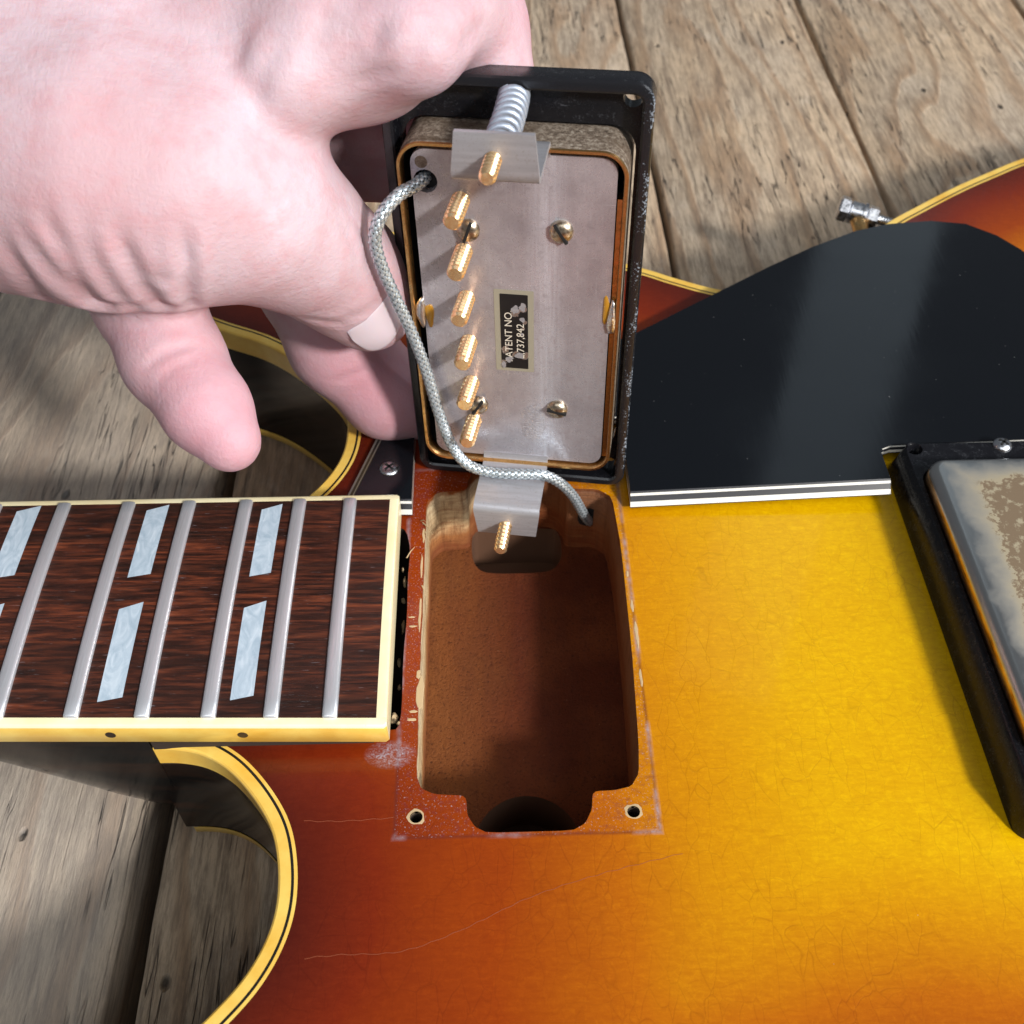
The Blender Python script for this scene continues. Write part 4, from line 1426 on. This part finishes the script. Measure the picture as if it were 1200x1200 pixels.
# skin folds: polyline on the skin, depth, width
CREASES = [
    ([(-52.5, 15.7, 81.3), (-52.4, 15.4, 79.4), (-52.5, 15.4, 77.3), (-52.5, 15.6, 75.0), (-52.5, 16.2, 72.4), (-52.6, 17.4, 69.3), (-53.1, 19.3, 66.2), (-53.4, 21.0, 64.2), (-52.8, 20.9, 64.0), (-52.2, 20.8, 64.0)], 0.68, 1.7),
    ([(-49.0, 14.9, 82.7), (-48.6, 14.5, 81.2), (-48.3, 14.2, 79.5), (-48.0, 14.1, 77.9), (-47.6, 14.1, 76.4), (-47.1, 14.1, 74.8), (-46.6, 14.3, 73.3), (-45.9, 14.6, 71.5), (-45.1, 15.2, 69.5), (-44.6, 16.0, 67.7), (-44.2, 16.5, 66.8), (-43.7, 16.6, 66.6), (-43.3, 16.8, 66.4)], 0.74, 1.7),
    ([(-44.6, 14.6, 85.2), (-44.4, 14.1, 83.9), (-44.4, 13.8, 82.5), (-44.2, 13.5, 81.1), (-43.9, 13.3, 79.6), (-43.7, 13.3, 77.9), (-43.4, 13.4, 75.9), (-43.2, 13.8, 73.4), (-43.2, 14.7, 70.3), (-43.3, 16.1, 67.5), (-43.2, 16.9, 66.1), (-42.7, 17.0, 65.9), (-42.2, 17.1, 65.7)], 0.93, 1.5),
    ([(-40.0, 14.1, 83.7), (-39.9, 13.7, 82.1), (-39.9, 13.5, 80.3), (-39.9, 13.4, 78.5), (-39.6, 13.4, 76.7), (-39.2, 13.6, 74.8), (-38.9, 14.0, 72.9), (-38.8, 14.5, 70.9), (-38.8, 15.3, 68.9), (-38.8, 16.2, 67.2), (-38.6, 16.8, 66.2), (-38.1, 17.0, 65.8), (-37.7, 17.3, 65.4)], 0.68, 1.6),
    ([(-34.7, 14.3, 81.9), (-34.7, 14.0, 80.4), (-34.7, 13.8, 78.9), (-34.7, 13.7, 77.5), (-34.7, 13.7, 76.1), (-34.6, 13.9, 74.7), (-34.5, 14.1, 73.1), (-34.3, 14.6, 71.1), (-34.0, 15.4, 68.8), (-33.8, 16.4, 66.7), (-33.6, 17.0, 65.7), (-33.1, 17.1, 65.5), (-32.7, 17.2, 65.3)], 1.05, 1.4),
    ([(-30.8, 14.2, 73.6), (-30.6, 14.3, 72.7), (-30.5, 14.5, 71.7), (-30.3, 14.8, 70.7)], 0.48, 1.6),
    ([(-25.2, 15.6, 80.8), (-25.4, 15.1, 79.1), (-25.8, 14.8, 77.2), (-26.2, 14.7, 75.2), (-26.7, 14.9, 72.6), (-27.5, 15.6, 69.6), (-28.3, 16.8, 66.8), (-28.7, 17.7, 65.3), (-28.8, 18.0, 64.8), (-28.9, 18.4, 64.3)], 0.93, 1.2),
    ([(-13.5, 32.4, 89.5), (-13.9, 32.5, 90.0), (-14.3, 32.6, 90.4), (-14.5, 32.8, 90.8), (-14.4, 32.9, 91.3), (-14.2, 33.1, 91.8), (-13.8, 33.2, 92.3), (-13.3, 33.2, 92.8), (-12.7, 33.3, 93.3), (-12.0, 33.4, 93.7)], 0.35, 1.6),
    ([(-17.4, 35.0, 93.5), (-16.9, 34.5, 93.1), (-16.3, 34.0, 92.6), (-15.7, 33.6, 92.1), (-15.2, 33.2, 91.6), (-14.7, 32.8, 90.9), (-14.2, 32.6, 90.2)], 0.25, 1.5),
    ([(-16.5, 40.5, 98.3), (-16.7, 39.5, 97.5), (-17.0, 38.4, 96.7), (-17.2, 37.5, 95.9), (-17.3, 36.7, 95.2), (-17.4, 36.0, 94.4), (-17.6, 35.2, 93.7)], 0.28, 1.6),
    ([(-9.4, 36.8, 98.6), (-10.4, 35.9, 97.5), (-11.3, 35.0, 96.5), (-12.3, 34.4, 95.4), (-13.2, 34.1, 94.5), (-14.1, 33.9, 93.7), (-15.1, 33.8, 92.9)], 0.28, 1.4),
    ([(-3.5, 39.8, 102.1), (-3.5, 39.0, 101.3), (-3.6, 38.2, 100.5), (-3.9, 37.4, 99.5), (-4.5, 36.6, 98.3), (-5.4, 35.7, 97.0), (-6.3, 34.9, 95.7)], 0.28, 1.5),
    ([(6.0, 36.6, 100.7), (5.3, 36.2, 100.0), (4.6, 36.0, 99.3), (4.0, 35.8, 98.6), (3.5, 35.7, 98.1), (3.1, 35.6, 97.5), (2.8, 35.6, 97.0)], 0.5, 1.5),
    ([(-0.7, 35.6, 91.5), (0.7, 35.7, 91.9), (2.1, 35.6, 92.5), (3.4, 35.2, 93.1), (4.6, 34.8, 93.6), (5.8, 34.5, 93.8), (6.9, 34.3, 94.0)], 0.4, 1.0),
    ([(11.7, 37.7, 101.6), (11.4, 36.4, 100.5), (11.0, 35.4, 99.2), (10.5, 34.7, 98.0), (9.9, 34.4, 97.1), (9.3, 34.2, 96.2), (8.6, 34.1, 95.4)], 0.28, 1.4),
    ([(21.2, 46.5, 95.9), (20.0, 44.9, 95.9), (19.0, 42.8, 96.1), (18.1, 40.9, 96.2), (17.4, 39.6, 95.8), (16.9, 38.7, 95.2), (16.4, 38.0, 94.5)], 0.4, 1.5),
    ([(-39.4, 15.1, 53.7), (-37.7, 15.2, 54.8), (-36.1, 15.6, 55.7), (-34.5, 16.2, 56.2), (-32.8, 17.0, 56.4), (-31.0, 18.1, 56.2), (-29.4, 19.5, 55.7)], 0.48, 0.8),
    ([(-36.7, 13.0, 52.8), (-35.5, 13.2, 53.7), (-34.3, 13.7, 54.4), (-33.1, 14.3, 54.9), (-31.6, 15.1, 55.2), (-30.0, 16.3, 55.2), (-28.7, 17.9, 54.8)], 0.2, 0.8),
    ([(-41.3, 21.4, 58.4), (-39.2, 20.6, 58.7), (-37.2, 20.1, 58.7), (-35.3, 20.0, 58.5)], 0.16, 1.0),
    ([(-14.9, 50.1, 20.6), (-13.3, 49.9, 21.3), (-11.8, 49.9, 21.7), (-10.3, 50.1, 22.1), (-8.7, 50.6, 22.6), (-7.1, 51.3, 23.0), (-5.5, 52.3, 23.3)], 0.4, 0.8),
    ([(-4.9, 31.0, 70.7), (-4.3, 31.6, 69.1), (-3.6, 32.3, 67.5), (-3.1, 32.7, 65.9), (-2.8, 32.7, 64.4), (-2.8, 32.6, 62.9), (-2.8, 32.7, 61.3)], 0.29, 0.8),
    ([(-3.5, 33.9, 70.0), (-2.8, 34.6, 68.1), (-2.0, 35.3, 66.2), (-1.4, 35.8, 64.3), (-1.2, 35.6, 62.5), (-1.3, 35.1, 60.7), (-1.4, 34.8, 58.7)], 0.29, 0.8),
    ([(-14.3, 31.5, 51.6), (-12.7, 31.8, 50.9), (-11.1, 32.2, 50.2), (-9.6, 32.7, 49.5), (-8.2, 33.1, 48.9), (-6.9, 33.5, 48.5), (-5.6, 34.0, 48.0)], 0.28, 1.1),
    ([(-7.4, 32.3, 50.8), (-6.0, 32.9, 50.5), (-4.7, 33.5, 50.1), (-3.4, 34.1, 50.1), (-2.2, 34.7, 50.6), (-1.1, 35.4, 51.3), (-0.0, 36.2, 51.9)], 0.24, 1.0),
    ([(-12.2, 24.5, 78.5), (-13.4, 23.2, 78.2), (-14.7, 21.9, 77.8), (-15.9, 20.7, 77.4)], 0.16, 0.9),
    ([(-9.7, 25.8, 76.5), (-11.2, 24.2, 76.0), (-12.6, 22.8, 75.4), (-14.1, 21.6, 74.8)], 0.16, 0.9),
    ([(-10.4, 26.9, 79.0), (-11.7, 25.3, 78.9), (-13.0, 23.9, 78.8), (-14.3, 22.5, 78.6)], 0.16, 0.9),
    ([(-7.5, 27.9, 74.6), (-8.9, 25.8, 74.2), (-10.4, 24.1, 73.5), (-11.9, 22.7, 72.7)], 0.14, 0.9),
    ([(-37.5, 30.8, 99.2), (-36.5, 28.5, 98.3), (-35.5, 26.5, 97.2), (-35.0, 24.6, 96.1), (-35.0, 22.8, 94.9), (-35.3, 21.2, 93.7), (-35.8, 19.7, 92.4)], 0.2, 3.0),
    ([(-29.6, 38.9, 97.9), (-29.3, 35.1, 97.1), (-29.1, 31.5, 96.4), (-28.8, 28.2, 95.4), (-28.2, 25.7, 94.2), (-27.6, 23.6, 92.7), (-27.0, 21.6, 91.2)], 0.2, 3.5),
]
NAIL = [
    [(-7.04, 34.46, 45.93), (-6.86, 34.57, 45.45), (-6.68, 34.7, 44.93), (-6.5, 34.85, 44.36), (-6.33, 35.0, 43.82), (-6.15, 35.16, 43.27)],
    [(-5.7, 34.19, 46.96), (-5.56, 34.5, 45.87), (-5.43, 34.85, 44.75), (-5.31, 35.26, 43.55), (-5.23, 35.66, 42.38), (-5.11, 36.04, 41.18)],
    [(-4.38, 34.21, 47.85), (-4.25, 34.59, 46.33), (-4.14, 35.05, 44.71), (-4.07, 35.55, 43.08), (-3.97, 36.03, 41.41), (-3.93, 36.96, 39.33)],
    [(-2.99, 34.49, 48.78), (-2.85, 34.83, 47.08), (-2.72, 35.26, 45.23), (-2.62, 35.68, 43.4), (-2.51, 36.19, 41.43), (-2.5, 37.4, 38.84)],
    [(-1.67, 35.0, 49.71), (-1.49, 35.27, 47.88), (-1.34, 35.63, 45.97), (-1.2, 35.96, 44.06), (-1.06, 36.4, 41.97), (-1.0, 37.52, 39.26)],
    [(-0.53, 35.68, 50.59), (-0.31, 35.87, 48.76), (-0.11, 36.16, 46.84), (0.08, 36.42, 44.91), (0.28, 36.73, 42.85), (0.41, 37.57, 40.33)],
    [(0.49, 36.52, 51.4), (0.75, 36.64, 49.66), (1.0, 36.86, 47.82), (1.22, 37.09, 45.95), (1.47, 37.25, 44.07), (1.7, 37.79, 41.81)],
    [(1.4, 37.52, 52.08), (1.69, 37.57, 50.54), (1.97, 37.74, 48.87), (2.23, 37.95, 47.17), (2.49, 38.02, 45.57), (2.77, 38.25, 43.74)],
    [(2.26, 38.73, 52.6), (2.56, 38.75, 51.28), (2.84, 38.86, 49.87), (3.12, 39.03, 48.4), (3.4, 39.17, 46.96), (3.7, 39.23, 45.51)],
]



def sd_cone(Pt, a, b):
    """distance to a round cone between spheres a and b (x, y, z, r)"""
    A_, B_ = np.array(a[:3], np.float32), np.array(b[:3], np.float32)
    r1, r2 = a[3], b[3]
    ba = B_ - A_
    l2 = float(ba @ ba)
    h = np.clip(((Pt - A_) @ ba) / l2, 0, 1)
    h2 = h * h * (3 - 2 * h) * .35 + h * .65
    return np.linalg.norm(Pt - A_ - h[..., None] * ba, axis=-1) - (r1 + (r2 - r1) * h2)


def smin(a, b, k):
    h = np.maximum(k - np.abs(a - b), 0) / k
    return np.minimum(a, b) - h * h * k * .25


HK = {'thumb': (6., 11.), 'index_base': (6., 5.), 'index': (6., 11.), 'middle': (6., 9.), 'curled': (4., 3.), 'curled_low': (4., 3.), 'ring_finger': (4., 4.), 'little': (4., 4.)}


def hand_sdf(Pt):
    d = np.full(Pt.shape[:-1], 60., np.float32)
    for a, b in HAND_PALM:
        d = smin(d, sd_cone(Pt, a, b), 10.)
    for nm, ch in HAND_FINGERS.items():
        k1, k2 = HK[nm]
        fd = np.full(Pt.shape[:-1], 60., np.float32)
        for i in range(len(ch) - 1):
            fd = smin(fd, sd_cone(Pt, ch[i], ch[i + 1]), k1)
        d = smin(d, fd, k2)
    return d


allp = np.array([p for s in HAND_PALM for p in s] + [p for c_ in HAND_FINGERS.values() for p in c_])
lo = (allp[:, :3] - allp[:, 3:]).min(0) - 4
hi = (allp[:, :3] + allp[:, 3:]).max(0) + 4
hst = 1.05
nn = np.ceil((hi - lo) / hst).astype(int) + 1
# evaluate in blocks, coarse test first
B = 10
field = np.full(tuple(nn), 20., np.float32)
for bx in range(0, nn[0], B):
    for by in range(0, nn[1], B):
        cz = np.arange(0, nn[2], B)
        cen = np.stack([np.full(len(cz), lo[0] + (bx + B / 2) * hst), np.full(len(cz), lo[1] + (by + B / 2) * hst), lo[2] + (cz + B / 2) * hst], -1).astype(np.float32)
        dc = hand_sdf(cen)
        for z0, d0 in zip(cz, dc):
            x1, y1, z1 = min(bx + B, nn[0]), min(by + B, nn[1]), min(z0 + B, nn[2])
            if abs(d0) > B * hst * .95 + 3:
                field[bx:x1, by:y1, z0:z1] = np.sign(d0) * 20
                continue
            gx, gy, gz = np.meshgrid(np.arange(bx, x1), np.arange(by, y1), np.arange(z0, z1), indexing='ij')
            pt = (lo + np.stack([gx, gy, gz], -1) * hst).astype(np.float32)
            field[bx:x1, by:y1, z0:z1] = hand_sdf(pt)


def surface_nets(f):
    s = f < 0
    sh = tuple(n - 1 for n in f.shape)
    acc = np.zeros(sh + (3,), np.float32)
    cnt = np.zeros(sh, np.int32)
    corners = [(i, j, k) for i in (0, 1) for j in (0, 1) for k in (0, 1)]
    for c1 in corners:
        for ax_ in range(3):
            if c1[ax_] == 1:
                continue
            c2 = list(c1); c2[ax_] = 1
            v1 = f[c1[0]:c1[0] + sh[0], c1[1]:c1[1] + sh[1], c1[2]:c1[2] + sh[2]]
            v2 = f[c2[0]:c2[0] + sh[0], c2[1]:c2[1] + sh[1], c2[2]:c2[2] + sh[2]]
            m_ = (v1 < 0) != (v2 < 0)
            t = np.where(m_, v1 / np.where(m_, v1 - v2, 1), 0)
            for q in range(3):
                acc[..., q] += np.where(m_, c1[q] + (t if q == ax_ else 0), 0)
            cnt += m_
    act = cnt > 0
    idx = np.full(sh, -1, np.int64)
    idx[act] = np.arange(act.sum())
    cell = np.argwhere(act)
    vv = cell + acc[act] / cnt[act][:, None]
    faces = []
    for ax_ in range(3):
        b1, b2 = [q for q in range(3) if q != ax_]
        sl1 = [slice(None)] * 3; sl2 = [slice(None)] * 3
        sl1[ax_] = slice(0, -1); sl2[ax_] = slice(1, None)
        ch = s[tuple(sl1)] != s[tuple(sl2)]
        e = np.argwhere(ch)
        e = e[(e[:, b1] > 0) & (e[:, b2] > 0) & (e[:, b1] < sh[b1]) & (e[:, b2] < sh[b2])]
        def at_(d1, d2):
            q = e.copy(); q[:, b1] -= d1; q[:, b2] -= d2
            return idx[q[:, 0], q[:, 1], q[:, 2]]
        faces.append(np.stack([at_(1, 1), at_(0, 1), at_(0, 0), at_(1, 0)], 1))
    return vv, np.concatenate(faces)


hv, hf = surface_nets(field)
hv = lo + hv * hst
hv = np.asarray(hv, np.float32)


def hgrad(p, e=.4):
    g_ = np.stack([hand_sdf(p + np.eye(3, dtype=np.float32)[q] * e) - hand_sdf(p - np.eye(3, dtype=np.float32)[q] * e) for q in range(3)], -1)
    return g_ / np.maximum(np.linalg.norm(g_, axis=-1, keepdims=True), 1e-6)


for _ in range(2):
    hv = hv - hgrad(hv) * hand_sdf(hv)[:, None]
hn = hgrad(hv)
for pts_, dep, wd in CREASES:
    q = np.array(pts_, np.float32)
    near_ = np.where(np.linalg.norm(hv - q.mean(0), axis=1) < np.linalg.norm(q - q.mean(0), axis=1).max() + 4 * wd)[0]
    if len(near_) == 0:
        continue
    sub_ = hv[near_]
    dmin = np.full(len(sub_), 1e9); tt_ = np.zeros(len(sub_))
    for i in range(len(q) - 1):
        ab = q[i + 1] - q[i]
        t = np.clip(((sub_ - q[i]) @ ab) / max(float(ab @ ab), 1e-9), 0, 1)
        dd_ = np.linalg.norm(sub_ - q[i] - t[:, None] * ab, axis=1)
        up_ = dd_ < dmin
        tt_[up_] = ((i + t) / (len(q) - 1))[up_]
        dmin = np.minimum(dmin, dd_)
    fade = np.clip((tt_ if dep > .63 else np.minimum(tt_, 1 - tt_)) * 3.2 + .08, 0, 1)
    h_ = -dep * np.exp(-(dmin / wd) ** 2) + .45 * dep * np.exp(-((dmin - 2.1 * wd) / (1.1 * wd)) ** 2)
    hv[near_] += hn[near_] * (h_ * fade)[:, None]
blush = np.zeros(len(hv))
for (q, rad) in (((-28.0, 10, 44.5), 20), ((-38, 26, 50), 14), ((-6, 50, 20.1), 26), ((7.7, 46, 96), 13), ((-12, 60, 88), 10), ((22, 62, 90), 12)):
    blush = np.maximum(blush, np.clip(1 - np.linalg.norm(hv - np.array(q), axis=1) / rad, 0, 1))
me = bpy.data.meshes.new('hand')
me.from_pydata([tuple(float(c_) * S for c_ in p) for p in hv], [], [tuple(int(i) for i in q) for q in hf])
me.validate()
bm = bmesh.new(); bm.from_mesh(me)
bmesh.ops.recalc_face_normals(bm, faces=bm.faces)
bm.to_mesh(me); bm.free()
me.materials.append(MT['skin'])
me.shade_smooth()
at = me.attributes.new('blush', 'FLOAT', 'POINT')
at.data.foreach_set('value', blush.astype(np.float32)[:len(me.vertices)])
hand = bpy.data.objects.new('hand', me)
col.objects.link(hand)
sub = hand.modifiers.new('smooth', 'SUBSURF')
sub.levels = 1
sub.render_levels = 1
tag(hand, 'pale bare hand reaching in, thumb and fingers gripping the black pickup ring', 'hand')
ng = np.array(NAIL)
nu_, nv_ = ng.shape[:2]
v = [tuple(p) for r_ in ng for p in r_] + [tuple(p - np.array([0.0, -.5, .35])) for r_ in ng for p in r_]
k0 = nu_ * nv_
f = []
for i in range(nu_ - 1):
    for j in range(nv_ - 1):
        a = i * nv_ + j
        f.append((a, a + 1, a + nv_ + 1, a + nv_))
        f.append((k0 + a, k0 + a + nv_, k0 + a + nv_ + 1, k0 + a + 1))
rim_ = [i * nv_ for i in range(nu_)] + [(nu_ - 1) * nv_ + j for j in range(1, nv_)] + [i * nv_ + nv_ - 1 for i in range(nu_ - 2, -1, -1)] + list(range(nv_ - 2, 0, -1))
for i in range(len(rim_)):
    a, b_ = rim_[i], rim_[(i + 1) % len(rim_)]
    f.append((a, b_, k0 + b_, k0 + a))
nl = make('thumb_nail', v, f, 'nail', hand, 60)
sb = nl.modifiers.new('smooth', 'SUBSURF')
sb.levels = sb.render_levels = 2
